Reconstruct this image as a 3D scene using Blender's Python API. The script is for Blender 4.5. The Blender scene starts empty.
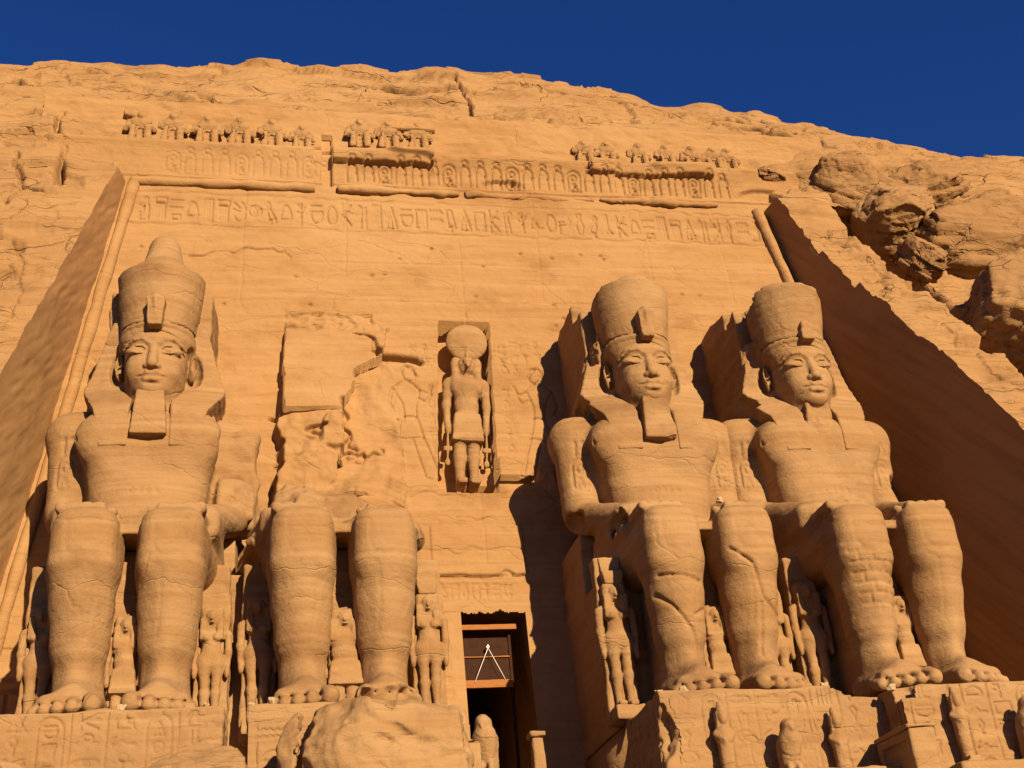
import bpy, math, random
import numpy as np
from mathutils import Vector, Matrix

C = bpy.context.scene
COL = C.collection
R = math.radians
rng = np.random.default_rng(7)

# ------------------------------------------------------------------ camera
def set_camera():
    yaw, pitch, roll = 0.2159, 0.4876, -0.0867
    f = Vector((math.sin(yaw)*math.cos(pitch), math.cos(yaw)*math.cos(pitch), math.sin(pitch)))
    r = Vector((math.cos(yaw), -math.sin(yaw), 0))
    u = r.cross(f)
    r2 = math.cos(roll)*r + math.sin(roll)*u
    u2 = -math.sin(roll)*r + math.cos(roll)*u
    cd = bpy.data.cameras.new('camera')
    co = bpy.data.objects.new('camera', cd)
    COL.objects.link(co)
    m = Matrix(((r2.x, u2.x, -f.x, -8.7984), (r2.y, u2.y, -f.y, -37.4041), (r2.z, u2.z, -f.z, -9.1652), (0, 0, 0, 1)))
    co.matrix_world = m
    cd.sensor_fit = 'HORIZONTAL'
    cd.sensor_width = 36.0
    cd.lens = 1230.66/1024*36.0
    cd.clip_end = 5000
    C.camera = co
set_camera()

# ------------------------------------------------------------------ light
SUN_AZ, SUN_EL = 17.5, 20.0        # degrees to the right of the facade's normal, above the horizon
def set_light():
    w = bpy.data.worlds.new('World'); C.world = w
    w.use_nodes = True
    nt = w.node_tree; nt.nodes.clear()
    sky = nt.nodes.new('ShaderNodeTexSky'); sky.sky_type = 'NISHITA'
    sky.sun_disc = False
    sky.sun_elevation = R(SUN_EL)
    sky.sun_rotation = R(180.0-SUN_AZ)
    sky.altitude = 1500; sky.air_density = 0.9; sky.dust_density = 0.0; sky.ozone_density = 6.0
    bg = nt.nodes.new('ShaderNodeBackground'); bg.inputs['Strength'].default_value = 0.05
    out = nt.nodes.new('ShaderNodeOutputWorld')
    hs = nt.nodes.new('ShaderNodeHueSaturation'); hs.inputs['Saturation'].default_value = 1.14; hs.inputs['Value'].default_value = 1.08; hs.inputs['Hue'].default_value = .515
    nt.links.new(sky.outputs[0], hs.inputs['Color']); nt.links.new(hs.outputs[0], bg.inputs['Color'])
    nt.links.new(bg.outputs[0], out.inputs['Surface'])
    sd = bpy.data.lights.new('sun', 'SUN'); sd.energy = 5.0; sd.angle = R(0.5)
    sd.color = (1.0, 0.815, 0.57)
    so = bpy.data.objects.new('sun', sd); COL.objects.link(so)
    az, el = R(SUN_AZ), R(SUN_EL)
    d = Vector((math.sin(az)*math.cos(el), -math.cos(az)*math.cos(el), math.sin(el)))
    so.rotation_euler = d.to_track_quat('Z', 'Y').to_euler()
    so.location = d*120
set_light()
vs = C.view_settings
vs.view_transform = 'Standard'; vs.look = 'None'; vs.gamma = 1.0; vs.use_curve_mapping = False
vs.exposure = 0.9

# ------------------------------------------------------------------ noise
def _hash(ix, iy, iz):
    h = (ix.astype(np.int64)*374761393 + iy.astype(np.int64)*668265263 + iz.astype(np.int64)*2147483647) & 0xffffffff
    h = ((h ^ (h >> 13))*1274126177) & 0xffffffff
    h = h ^ (h >> 16)
    return (h & 0xffff).astype(np.float32)/32767.5 - 1.0
def noise(x, y, z):
    x, y, z = np.broadcast_arrays(np.asarray(x, np.float32), np.asarray(y, np.float32), np.asarray(z, np.float32))
    ix, iy, iz = np.floor(x), np.floor(y), np.floor(z)
    fx, fy, fz = x-ix, y-iy, z-iz
    fx = fx*fx*fx*(fx*(fx*6-15)+10); fy = fy*fy*fy*(fy*(fy*6-15)+10); fz = fz*fz*fz*(fz*(fz*6-15)+10)
    r = 0
    for a in (0, 1):
        for b in (0, 1):
            for c in (0, 1):
                w = (fx if a else 1-fx)*(fy if b else 1-fy)*(fz if c else 1-fz)
                r = r + w*_hash(ix+a, iy+b, iz+c)
    return r
def fbm(x, y, z, oct=4, gain=.5):
    r, a, s = 0, 1.0, 1.0
    for i in range(oct):
        r = r + a*noise(x*s+i*17.3, y*s+i*5.1, z*s+i*9.7)
        a *= gain; s *= 2.03
    return r
def sstep(a, b, x):
    t = np.clip((x-a)/(b-a), 0, 1); return t*t*(3-2*t)

# ------------------------------------------------------------------ mesh helpers
def mesh_np(name, v, quads, mat, smooth=True):
    v = np.asarray(v, np.float32); q = np.asarray(quads, np.int32)
    me = bpy.data.meshes.new(name)
    n = len(q); k = q.shape[1]
    me.vertices.add(len(v)); me.vertices.foreach_set('co', v.ravel())
    me.loops.add(n*k); me.loops.foreach_set('vertex_index', q.ravel())
    me.polygons.add(n)
    me.polygons.foreach_set('loop_start', np.arange(0, n*k, k, dtype=np.int32))
    me.polygons.foreach_set('loop_total', np.full(n, k, np.int32))
    if smooth: me.polygons.foreach_set('use_smooth', np.ones(n, bool))
    me.update(calc_edges=True); me.validate()
    if mat: me.materials.append(mat)
    return me
def link(name, me, parent=None, loc=None):
    o = bpy.data.objects.new(name, me); COL.objects.link(o)
    if parent: o.parent = parent
    if loc is not None: o.location = loc
    return o
def tag(o, label=None, cat=None, group=None, kind=None):
    if label: o['label'] = label
    if cat: o['category'] = cat
    if group: o['group'] = group
    if kind: o['kind'] = kind
    return o
def empty(name, loc, label, cat, group=None, rz=0):
    o = bpy.data.objects.new(name, None); COL.objects.link(o)
    o.location = loc; o.rotation_euler = (0, 0, rz); o.empty_display_size = .2
    return tag(o, label, cat, group)
def copy_tree(o, parent=None):
    c = o.copy(); COL.objects.link(c)
    if parent: c.parent = parent
    for ch in list(o.children): copy_tree(ch, c)
    return c
def grid_quads(nu, nv, off=0):
    i = np.arange(nu-1)[:, None]*nv + np.arange(nv-1)[None, :]
    i = i.ravel()+off
    return np.stack([i, i+nv, i+nv+1, i+1], -1)
def vnormals(v, q):
    n = np.zeros_like(v)
    a, b, c, d = (v[q[:, i]] for i in range(4))
    fn = np.cross(c-a, d-b)
    for i in range(4): np.add.at(n, q[:, i], fn)
    return n/np.maximum(np.linalg.norm(n, axis=1, keepdims=True), 1e-9)

# ------------------------------------------------------------------ signed distance volumes
class Vol:
    def __init__(s, lo, hi, h):
        s.lo = np.array(lo, float); s.h = h
        s.n = [int(math.ceil((hi[i]-lo[i])/h))+1 for i in range(3)]
        s.ax = [(lo[i]+h*np.arange(s.n[i])).astype(np.float32) for i in range(3)]
        s.f = np.full(s.n, 2.0, np.float32)
    def win(s, lo, hi):
        sl = []
        for i in range(3):
            a = int(np.clip(math.floor((lo[i]-s.lo[i])/s.h), 0, s.n[i])); b = int(np.clip(math.ceil((hi[i]-s.lo[i])/s.h)+1, 0, s.n[i]))
            if b <= a: return None, None
            sl.append(slice(a, b))
        return tuple(sl), (s.ax[0][sl[0]][:, None, None], s.ax[1][sl[1]][None, :, None], s.ax[2][sl[2]][None, None, :])
    def op(s, prim, k=0.0, sub=False):
        fn, lo, hi = prim
        m = max(k*1.3, 3*s.h)
        sl, g = s.win([a-m for a in lo], [b+m for b in hi])
        if sl is None: return s
        d = fn(*g).astype(np.float32)
        a = s.f[sl]
        if sub: a = -a
        if k > 0:
            hh = np.clip(.5+.5*(d-a)/k, 0, 1)
            r = d*(1-hh)+a*hh - k*hh*(1-hh)
        else:
            r = np.minimum(a, d)
        s.f[sl] = -r if sub else r
        return s
    def add(s, prim, k=0.0): return s.op(prim, k)
    def sub(s, prim, k=0.0): return s.op(prim, k, True)
    def mesh(s):
        f = s.f.copy()
        f[0], f[-1] = 1, 1; f[:, 0], f[:, -1] = 1, 1; f[:, :, 0], f[:, :, -1] = 1, 1
        ins = f < 0
        nx, ny, nz = f.shape
        cnt = np.zeros((nx-1, ny-1, nz-1), np.int8)
        for a in (0, 1):
            for b in (0, 1):
                for c in (0, 1):
                    cnt += ins[a:nx-1+a, b:ny-1+b, c:nz-1+c]
        act = (cnt > 0) & (cnt < 8)
        ci = np.argwhere(act)
        idx = np.full(act.shape, -1, np.int32); idx[act] = np.arange(len(ci))
        acc = np.zeros((len(ci), 3), np.float32); num = np.zeros(len(ci), np.float32)
        I = ci.T
        corner = lambda o: f[I[0]+o[0], I[1]+o[1], I[2]+o[2]]
        for ax in range(3):
            o1, o2 = [i for i in range(3) if i != ax]
            for p in (0, 1):
                for q in (0, 1):
                    A = [0, 0, 0]; A[o1] = p; A[o2] = q
                    B = list(A); B[ax] = 1
                    fa, fb = corner(A), corner(B)
                    cr = (fa < 0) != (fb < 0)
                    t = np.where(cr, fa/np.where(cr, fa-fb, 1), 0)
                    pt = np.zeros((len(ci), 3), np.float32); pt[:] = A; pt[:, ax] = t
                    acc += pt*cr[:, None]; num += cr
        v = (ci + acc/num[:, None])*s.h + s.lo
        quads = []
        for ax in range(3):
            o1, o2 = [(1, 2), (2, 0), (0, 1)][ax]
            sA = [slice(None)]*3; sB = [slice(None)]*3
            sA[ax] = slice(0, -1); sB[ax] = slice(1, None)
            a, b = ins[tuple(sA)], ins[tuple(sB)]
            e = np.argwhere(a != b)
            e = e[(e[:, o1] > 0) & (e[:, o2] > 0) & (e[:, o1] < f.shape[o1]-1) & (e[:, o2] < f.shape[o2]-1)]
            flip = a[e[:, 0], e[:, 1], e[:, 2]]
            def cell(d1, d2):
                c = e.copy(); c[:, o1] += d1; c[:, o2] += d2
                return idx[c[:, 0], c[:, 1], c[:, 2]]
            q = np.stack([cell(-1, -1), cell(0, -1), cell(0, 0), cell(-1, 0)], -1)
            q[~flip] = q[~flip][:, ::-1]
            quads.append(q)
        return v.astype(np.float32), np.concatenate(quads)

V3 = lambda *a: np.array(a, float)
def ell(c, r, M=None):
    c = np.array(c, float); r = np.array(r, float)
    R_ = r if M is None else np.full(3, r.max())
    def fn(x, y, z):
        p = [x-c[0], y-c[1], z-c[2]]
        if M is not None: p = [sum(M[j][i]*p[j] for j in range(3)) for i in range(3)]
        k0 = np.sqrt((p[0]/r[0])**2+(p[1]/r[1])**2+(p[2]/r[2])**2)
        k1 = np.sqrt((p[0]/r[0]**2)**2+(p[1]/r[1]**2)**2+(p[2]/r[2]**2)**2)
        return k0*(k0-1)/np.maximum(k1, 1e-6)
    return fn, c-R_, c+R_
def cone(a, b, ra, rb, sc=(1, 1, 1)):
    """tapered capsule; sc stretches the section along the axes"""
    a = np.array(a, float); b = np.array(b, float); sc = np.array(sc, float)
    A, B = a/sc, b/sc; D = B-A; L2 = D@D
    m = max(ra, rb)*sc
    def fn(x, y, z):
        px, py, pz = x/sc[0]-A[0], y/sc[1]-A[1], z/sc[2]-A[2]
        t = np.clip((px*D[0]+py*D[1]+pz*D[2])/L2, 0, 1)
        return (np.sqrt((px-t*D[0])**2+(py-t*D[1])**2+(pz-t*D[2])**2) - (ra+(rb-ra)*t))*sc.min()
    return fn, np.minimum(a, b)-m, np.maximum(a, b)+m
def rbox(c, hf, r=.05, M=None):
    c = np.array(c, float); hf = np.array(hf, float)
    ext = hf if M is None else np.full(3, np.linalg.norm(hf))
    def fn(x, y, z):
        p = [x-c[0], y-c[1], z-c[2]]
        if M is not None: p = [sum(M[j][i]*p[j] for j in range(3)) for i in range(3)]
        q = [np.abs(p[i])-hf[i]+r for i in range(3)]
        return np.sqrt(sum(np.maximum(k, 0)**2 for k in q)) + np.minimum(np.maximum(q[0], np.maximum(q[1], q[2])), 0) - r
    return fn, c-ext, c+ext
def taper(c0, c1, h0, h1, r=.05):
    """box whose half widths go from h0 (at z0) to h1 (at z1); c = centre (x,y,z)"""
    c0 = np.array(c0, float); c1 = np.array(c1, float); h0 = np.array(h0, float); h1 = np.array(h1, float)
    def fn(x, y, z):
        t = np.clip((z-c0[2])/(c1[2]-c0[2]), 0, 1)
        qx = np.abs(x-(c0[0]+(c1[0]-c0[0])*t)) - (h0[0]+(h1[0]-h0[0])*t) + r
        qy = np.abs(y-(c0[1]+(c1[1]-c0[1])*t)) - (h0[1]+(h1[1]-h0[1])*t) + r
        qz = np.abs(z-(c0[2]+c1[2])/2) - (c1[2]-c0[2])/2 + r
        return np.sqrt(np.maximum(qx, 0)**2+np.maximum(qy, 0)**2+np.maximum(qz, 0)**2)+np.minimum(np.maximum(qx, np.maximum(qy, qz)), 0) - r
    m = np.maximum(h0, h1)
    lo = np.array([min(c0[i], c1[i])-m[i] for i in (0, 1)]+[c0[2]]); hi = np.array([max(c0[i], c1[i])+m[i] for i in (0, 1)]+[c1[2]])
    return fn, lo, hi
def mir(prim):
    fn, lo, hi = prim
    return (lambda x, y, z: fn(np.abs(x), y, z)), np.array([-hi[0], lo[1], lo[2]]), hi
def shifted(prim, d):
    fn, lo, hi = prim
    return (lambda x, y, z: fn(x-d[0], y-d[1], z-d[2])), lo+np.array(d), hi+np.array(d)
def rough(prim, amp, sc, seed=0, oct=3):
    fn, lo, hi = prim
    return (lambda x, y, z: fn(x, y, z)+amp*fbm(x*sc+seed, y*sc, z*sc, oct)), lo-amp*1.5, hi+amp*1.5
def chain(vol, pts, k):
    for (a, ra), (b, rb) in zip(pts[:-1], pts[1:]): vol.add(mir(cone(a, b, ra, rb)), k)
def rotm(ax, deg):
    return np.array(Matrix.Rotation(R(deg), 3, ax))

def weather(v, q, amp=.035, sc=1.1, strata=.02, extra=None):
    """erode a stone surface: uneven lumps, and beds a little harder or softer"""
    n = vnormals(v, q)
    x, y, z = v[:, 0], v[:, 1], v[:, 2]
    d = amp*fbm(x*sc, y*sc, z*sc, 4)
    zz = z + .25*noise(x*.3, y*.3, z*.2)
    d = d + strata*noise(x*.12+4, y*.12, zz*2.6) + strata*.7*noise(x*.2, y*.2, zz*7.0)
    if extra is not None: d = d + extra(x, y, z, n)
    return v + n*d[:, None]

# ------------------------------------------------------------------ hieroglyph outlines in a unit square
def arc(cx, cy, rx, ry, a0, a1, n=12):
    t = np.radians(np.linspace(a0, a1, n)); return [(cx+rx*math.cos(a), cy+ry*math.sin(a)) for a in t]
G = {
 'sun': [arc(.5, .5, .36, .38, 0, 360, 16)],
 'sundot': [arc(.5, .5, .34, .36, 0, 360, 16), [(.5, .46), (.5, .54)]],
 'reed': [[(.45, 0), (.45, .35), (.3, .75), (.5, 1), (.62, .7), (.5, .35), (.5, 0)]],
 'reeds': [[(.2, 0), (.2, 1)], [(.4, 0), (.4, 1)], [(.6, 0), (.6, 1)], [(.8, 0), (.8, 1)]],
 'comb': [[(.1, .9), (.9, .9), (.9, .7), (.1, .7), (.1, .9)], [(.2, .7), (.2, .05)], [(.4, .7), (.4, .05)], [(.6, .7), (.6, .05)], [(.8, .7), (.8, .05)]],
 'bird': [[(.15, .8), (.3, .95), (.45, .85), (.45, .65), (.75, .4), (.95, .1), (.7, .2), (.45, .2), (.3, .4), (.3, .7), (.15, .8)], [(.45, .2), (.45, 0), (.3, 0)], [(.58, .2), (.58, 0)]],
 'owl': [[(.2, .95), (.6, .95), (.65, .7), (.85, .15), (.6, .25), (.35, .2), (.25, .6), (.2, .95)], [(.4, .2), (.4, 0), (.25, 0)], [(.55, .22), (.55, 0)]],
 'kbird': [[(.2, 0), (.2, 1)], [(.85, .95), (.25, .5), (.85, .05)], [(.5, .7), (.9, .6)]],
 'water': [[(0, .75), (.12, .9), (.25, .75), (.37, .9), (.5, .75), (.62, .9), (.75, .75), (.87, .9), (1, .75)], [(0, .35), (.12, .5), (.25, .35), (.37, .5), (.5, .35), (.62, .5), (.75, .35), (.87, .5), (1, .35)]],
 'bars': [[(.05, .85), (.95, .85)], [(.05, .55), (.95, .55)], [(.2, .25), (.8, .25), (.8, .05), (.2, .05), (.2, .25)]],
 'basket': [arc(.5, .6, .45, .5, 180, 360, 10)+[(.05, .6)], [(.1, .85), (.9, .85)]],
 'ankh': [arc(.5, .75, .18, .24, 0, 360, 12), [(.5, .5), (.5, 0)], [(.15, .45), (.85, .45)]],
 'eye': [arc(.5, .45, .48, .28, 0, 180, 9)+arc(.5, .55, .48, .28, 180, 360, 9), arc(.5, .5, .13, .15, 0, 360, 8)],
 'house': [[(.3, .1), (.1, .1), (.1, .9), (.9, .9), (.9, .1), (.7, .1)]],
 'seated': [[(.2, 0), (.85, 0), (.8, .3), (.55, .35), (.6, .65), (.5, .7), (.55, .95), (.35, .95), (.3, .7), (.2, .55), (.2, 0)], [(.5, .55), (.85, .6)]],
 'horns': [arc(.5, .5, .42, .42, 120, 330, 12), [(.5, .5), (.95, .6)], [(.5, .65), (.9, .85)]],
 'staff': [[(.4, 0), (.55, .85), (.3, 1), (.2, .85)], [(.8, 0), (.8, .9)]],
 'leg': [[(.35, 1), (.35, .15), (.85, .15)], [(.55, 1), (.55, .3), (.85, .15)]],
 'tri': [[(.1, .05), (.9, .05), (.5, .95), (.1, .05)], [(.5, .05), (.5, .5)]],
 'viper': [[(.05, .3), (.3, .3), (.45, .55), (.6, .3), (.95, .3)], [(.05, .3), (.1, .6), (.2, .75)]],
 'sedge': [[(.5, 0), (.5, .95)], [(.5, .4), (.2, .6)], [(.5, .55), (.8, .8)], [(.5, .75), (.25, .9)]],
 'loaf': [arc(.5, .2, .4, .6, 0, 180, 9)+[(.9, .2)]],
 'jar': [[(.3, .95), (.7, .95), (.6, .75), (.8, .4), (.6, .05), (.4, .05), (.2, .4), (.4, .75), (.3, .95)]],
 'arm': [[(.0, .45), (.7, .45), (.95, .65)], [(0, .6), (.6, .6), (.8, .75)], [(0, .6), (0, .1)]],
 'cobra': [[(.3, 0), (.3, .65), arc(.5, .7, .2, .25, 180, 0, 6)[2], (.72, .62), (.7, 0)], [(.5, .7), (.5, .35)]],
}
def glyph(name, x0, z0, w, h, flip=False):
    out = []
    for pl in G[name]:
        out.append([(x0+((1-a) if flip else a)*w, z0+b*h) for a, b in pl])
    return out
def cartouche(x0, z0, w, h, names):
    r = min(w, h)*.5
    out = [arc(x0+w/2, z0+h-r, w/2, r, 0, 180, 10)+arc(x0+w/2, z0+r, w/2, r, 180, 360, 10)+[(x0+w, z0+h-r)], [(x0, z0-.04), (x0+w, z0-.04)]]
    n = len(names); hh = (h-.5*r)/n
    for i, nm in enumerate(names): out += glyph(nm, x0+.2*w, z0+.22*r+(n-1-i)*hh, .6*w, hh*.82)
    return out
def text_column(x0, z1, w, h, names, frame=True):
    out = []
    n = len(names); hh = h/n
    for i, nm in enumerate(names): out += glyph(nm, x0+.12*w, z1-(i+1)*hh+.1*hh, .76*w, hh*.8)
    if frame: out += [[(x0, z1), (x0, z1-h)]]
    return out
KEYS = list(G)
def some(n, seed):
    r = random.Random(seed); return [r.choice(KEYS) for _ in range(n)]

def seg_dist(px, pz, a, b):
    dx, dz = b[0]-a[0], b[1]-a[1]
    L = dx*dx+dz*dz+1e-9
    t = np.clip(((px-a[0])*dx+(pz-a[1])*dz)/L, 0, 1)
    return np.hypot(px-a[0]-t*dx, pz-a[1]-t*dz)
class Sheet:
    """height field over a rectangle (u right, v up); d is how far the surface stands out"""
    def __init__(s, u, v):
        s.u, s.v = np.asarray(u, np.float32), np.asarray(v, np.float32)
        s.U, s.V = np.meshgrid(s.u, s.v, indexing='ij'); s.d = np.zeros_like(s.U)
    def carve(s, polys, w, depth, rag=0.0):
        for pl in polys:
            p = np.array(pl)
            lo, hi = p.min(0)-3*w, p.max(0)+3*w
            i0, i1 = np.searchsorted(s.u, [lo[0], hi[0]]); j0, j1 = np.searchsorted(s.v, [lo[1], hi[1]])
            if i1 <= i0 or j1 <= j0: continue
            U, V = s.U[i0:i1, j0:j1], s.V[i0:i1, j0:j1]
            if rag: U = U+rag*noise(U*2.1, V*2.1, 3.3); V = V+rag*noise(U*2.1, V*2.1, 8.8)
            m = np.full(U.shape, 9.0, np.float32)
            for a, b in zip(pl[:-1], pl[1:]): m = np.minimum(m, seg_dist(U, V, a, b))
            s.d[i0:i1, j0:j1] = np.minimum(s.d[i0:i1, j0:j1], s.d[i0:i1, j0:j1]) - depth*np.exp(-(m/w)**2)

# ------------------------------------------------------------------ materials
def sandstone(name, col=(.46, .25, .10), dark=(.33, .165, .065), pale=(.56, .35, .17), strata=1.0, bump=.5, grain=1.0, pale_amt=.35, chisel=False, dirt=0.3, cracks=0.0):
    m = bpy.data.materials.new(name); m.use_nodes = True
    nt = m.node_tree; N = nt.nodes; L = nt.links
    b = N['Principled BSDF']; b.inputs['Roughness'].default_value = .92
    b.inputs['Specular IOR Level'].default_value = .15
    geo = N.new('ShaderNodeNewGeometry')
    def mapped(scale):
        mp = N.new('ShaderNodeMapping'); mp.inputs['Scale'].default_value = scale
        L.new(geo.outputs['Position'], mp.inputs['Vector']); return mp.outputs[0]
    def nz(vec, scale, detail=6, rough_=.6, dist=0.0):
        n = N.new('ShaderNodeTexNoise'); n.inputs['Scale'].default_value = scale; n.inputs['Detail'].default_value = detail
        n.inputs['Roughness'].default_value = rough_; n.inputs['Distortion'].default_value = dist
        L.new(vec, n.inputs['Vector']); return n.outputs['Fac']
    def ramp(fac, p0, p1):
        r = N.new('ShaderNodeMapRange'); r.inputs['From Min'].default_value = p0; r.inputs['From Max'].default_value = p1
        r.interpolation_type = 'SMOOTHSTEP'
        L.new(fac, r.inputs['Value']); return r.outputs[0]
    def mix(fac, c1, c2, mode='MIX', k=None):
        x = N.new('ShaderNodeMix'); x.data_type = 'RGBA'; x.blend_type = mode
        if k is not None:
            mm = N.new('ShaderNodeMath'); mm.operation = 'MULTIPLY'; mm.inputs[1].default_value = k
            L.new(fac, mm.inputs[0]); fac = mm.outputs[0]
        if isinstance(fac, (int, float)): x.inputs['Factor'].default_value = fac
        else: L.new(fac, x.inputs['Factor'])
        for i, c in ((6, c1), (7, c2)):
            if isinstance(c, tuple): x.inputs[i].default_value = (*c, 1)
            else: L.new(c, x.inputs[i])
        return x.outputs[2]
    # beds: noise squeezed vertically
    beds = nz(mapped((.05, .05, .9)), 1.6, 5, .65, .4)
    fine_beds = nz(mapped((.10, .10, 3.2)), 1.7, 4, .6, .3)
    blot = nz(mapped((.35, .35, .5)), 1.0, 6, .65)
    grit = nz(geo.outputs['Position'], 9.0, 4, .7)
    c = mix(ramp(beds, .35, .68), col, pale, k=pale_amt*strata)
    c = mix(ramp(fine_beds, .45, .7), c, dark, k=.45*strata)
    c = mix(ramp(blot, .48, .75), c, dark, k=dirt*1.5)
    c = mix(ramp(grit, .35, .75), c, pale, k=.14)
    g2 = nz(geo.outputs['Position'], 3.1, 5, .75)
    c = mix(ramp(g2, .55, .8), c, dark, k=.30)
    big = nz(mapped((.09, .09, .13)), 1.0, 4, .55)
    c = mix(ramp(big, .46, .66), c, pale, k=.45)
    g3 = nz(mapped((.9, .9, 1.6)), 1.0, 7, .72)
    c = mix(ramp(g3, .58, .72), c, dark, k=.35)
    c = mix(ramp(nz(geo.outputs['Position'], 24.0, 3, .8), .58, .78), c, dark, k=.35)
    if chisel:
        mpc = N.new('ShaderNodeMapping'); mpc.inputs['Rotation'].default_value = (R(-52), 0, 0)
        L.new(geo.outputs['Position'], mpc.inputs['Vector'])
        mpd = N.new('ShaderNodeMapping'); mpd.inputs['Scale'].default_value = (.1, .12, 1.5)
        L.new(mpc.outputs[0], mpd.inputs['Vector'])
        c = mix(ramp(nz(mpd.outputs[0], 1.2, 5, .65), .42, .66), c, dark, k=.7)
    L.new(c, b.inputs['Base Color'])
    # bump
    h = N.new('ShaderNodeMath'); h.operation = 'MULTIPLY_ADD'; h.inputs[1].default_value = .25*strata
    L.new(fine_beds, h.inputs[0]); L.new(nz(geo.outputs['Position'], 2.2, 8, .68), h.inputs[2])
    h2 = N.new('ShaderNodeMath'); h2.operation = 'MULTIPLY_ADD'; h2.inputs[1].default_value = .28*grain
    L.new(nz(geo.outputs['Position'], 14.0, 4, .7), h2.inputs[0]); L.new(h.outputs[0], h2.inputs[2])
    hh = h2.outputs[0]
    if chisel:
        mp = N.new('ShaderNodeMapping'); mp.inputs['Rotation'].default_value = (R(-52), 0, 0)
        L.new(geo.outputs['Position'], mp.inputs['Vector'])
        mp2 = N.new('ShaderNodeMapping'); mp2.inputs['Scale'].default_value = (.2, .25, 3.4)
        L.new(mp.outputs[0], mp2.inputs['Vector'])
        h3 = N.new('ShaderNodeMath'); h3.operation = 'MULTIPLY_ADD'; h3.inputs[1].default_value = .4
        L.new(nz(mp2.outputs[0], 1.2, 4, .6), h3.inputs[0]); L.new(hh, h3.inputs[2]); hh = h3.outputs[0]
    if cracks:
        wn = N.new('ShaderNodeTexNoise'); wn.inputs['Scale'].default_value = .7; wn.inputs['Detail'].default_value = 4
        L.new(geo.outputs['Position'], wn.inputs['Vector'])
        va = N.new('ShaderNodeVectorMath'); va.operation = 'MULTIPLY_ADD'; va.inputs[1].default_value = (1.6, 1.6, .9)
        L.new(wn.outputs['Color'], va.inputs[0]); L.new(geo.outputs['Position'], va.inputs[2])
        for (sx, sz, wd, amt) in ((.16, .62, .018, 1.0), (.5, 1.5, .03, .25)):
            mpv = N.new('ShaderNodeMapping'); mpv.inputs['Scale'].default_value = (sx, sx, sz)
            L.new(va.outputs[0], mpv.inputs['Vector'])
            vo = N.new('ShaderNodeTexVoronoi'); vo.feature = 'DISTANCE_TO_EDGE'; vo.inputs['Scale'].default_value = 1.0
            L.new(mpv.outputs[0], vo.inputs['Vector'])
            e = ramp(vo.outputs['Distance'], 0.0, wd)
            gate = ramp(nz(mapped((.12+sx*.2, .12, .2)), 2.0, 3), .42, .58)
            mx = N.new('ShaderNodeMath'); mx.operation = 'MAXIMUM'; L.new(e, mx.inputs[0]); L.new(gate, mx.inputs[1])
            h4 = N.new('ShaderNodeMath'); h4.operation = 'MULTIPLY_ADD'; h4.inputs[1].default_value = cracks*amt
            L.new(mx.outputs[0], h4.inputs[0]); L.new(hh, h4.inputs[2]); hh = h4.outputs[0]
    bp = N.new('ShaderNodeBump'); bp.inputs['Strength'].default_value = bump; bp.inputs['Distance'].default_value = .12
    L.new(hh, bp.inputs['Height']); L.new(bp.outputs[0], b.inputs['Normal'])
    return m
def plain(name, col, rough_=.7, var=.25, scale=6.0, stretch=(1, 1, 1)):
    m = bpy.data.materials.new(name); m.use_nodes = True
    nt = m.node_tree; N = nt.nodes; L = nt.links; b = N['Principled BSDF']
    b.inputs['Specular IOR Level'].default_value = .1
    b.inputs['Roughness'].default_value = rough_
    geo = N.new('ShaderNodeNewGeometry'); mp = N.new('ShaderNodeMapping'); mp.inputs['Scale'].default_value = stretch
    L.new(geo.outputs['Position'], mp.inputs['Vector'])
    n = N.new('ShaderNodeTexNoise'); n.inputs['Scale'].default_value = scale; n.inputs['Detail'].default_value = 5
    L.new(mp.outputs[0], n.inputs['Vector'])
    x = N.new('ShaderNodeMix'); x.data_type = 'RGBA'
    L.new(n.outputs['Fac'], x.inputs['Factor'])
    x.inputs[6].default_value = (*[c*(1-var) for c in col], 1); x.inputs[7].default_value = (*[min(1, c*(1+var)) for c in col], 1)
    L.new(x.outputs[2], b.inputs['Base Color'])
    return m
M_FAC = sandstone('facade_sandstone', col=(.285, .147, .052), dark=(.195, .092, .030), pale=(.345, .200, .083), bump=.45, dirt=.5, strata=.8, cracks=.7, pale_amt=.6)
M_STAT = sandstone('carved_sandstone', col=(.255, .134, .049), dark=(.165, .081, .029), pale=(.340, .203, .090), bump=.55, pale_amt=.85, dirt=.55, strata=.75, cracks=.35)
M_CLIFF = sandstone('cliff_sandstone', col=(.280, .147, .054), dark=(.185, .090, .031), pale=(.335, .192, .078), bump=.7, dirt=.55, cracks=1.6)
M_WALL = sandstone('quarried_sandstone', col=(.300, .156, .060), dark=(.235, .119, .045), pale=(.330, .184, .074), bump=.17, chisel=True, strata=.5)
M_ROCK = sandstone('rough_sandstone', col=(.245, .125, .045), dark=(.150, .074, .027), pale=(.290, .160, .064), bump=.8, dirt=.5, cracks=1.6)
M_SAND = sandstone('sand', col=(0.156, 0.098, 0.049), dark=(0.123, 0.078, 0.039), pale=(0.180, 0.119, 0.064), bump=.3, strata=.2)
M_WOOD = plain('orange_wood', (.26, .095, .02), .6, .3, 5, (1, 6, 6))
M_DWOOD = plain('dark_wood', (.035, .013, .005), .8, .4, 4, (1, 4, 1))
#, (.10, .04, .018), .7, .4, 4, (1, 4, 1))
M_WHITE = plain('white_rope', (.8, .78, .70), .8, .1)
M_PALE = plain('pale_stone', (.36, .25, .13), .8, .2)

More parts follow.
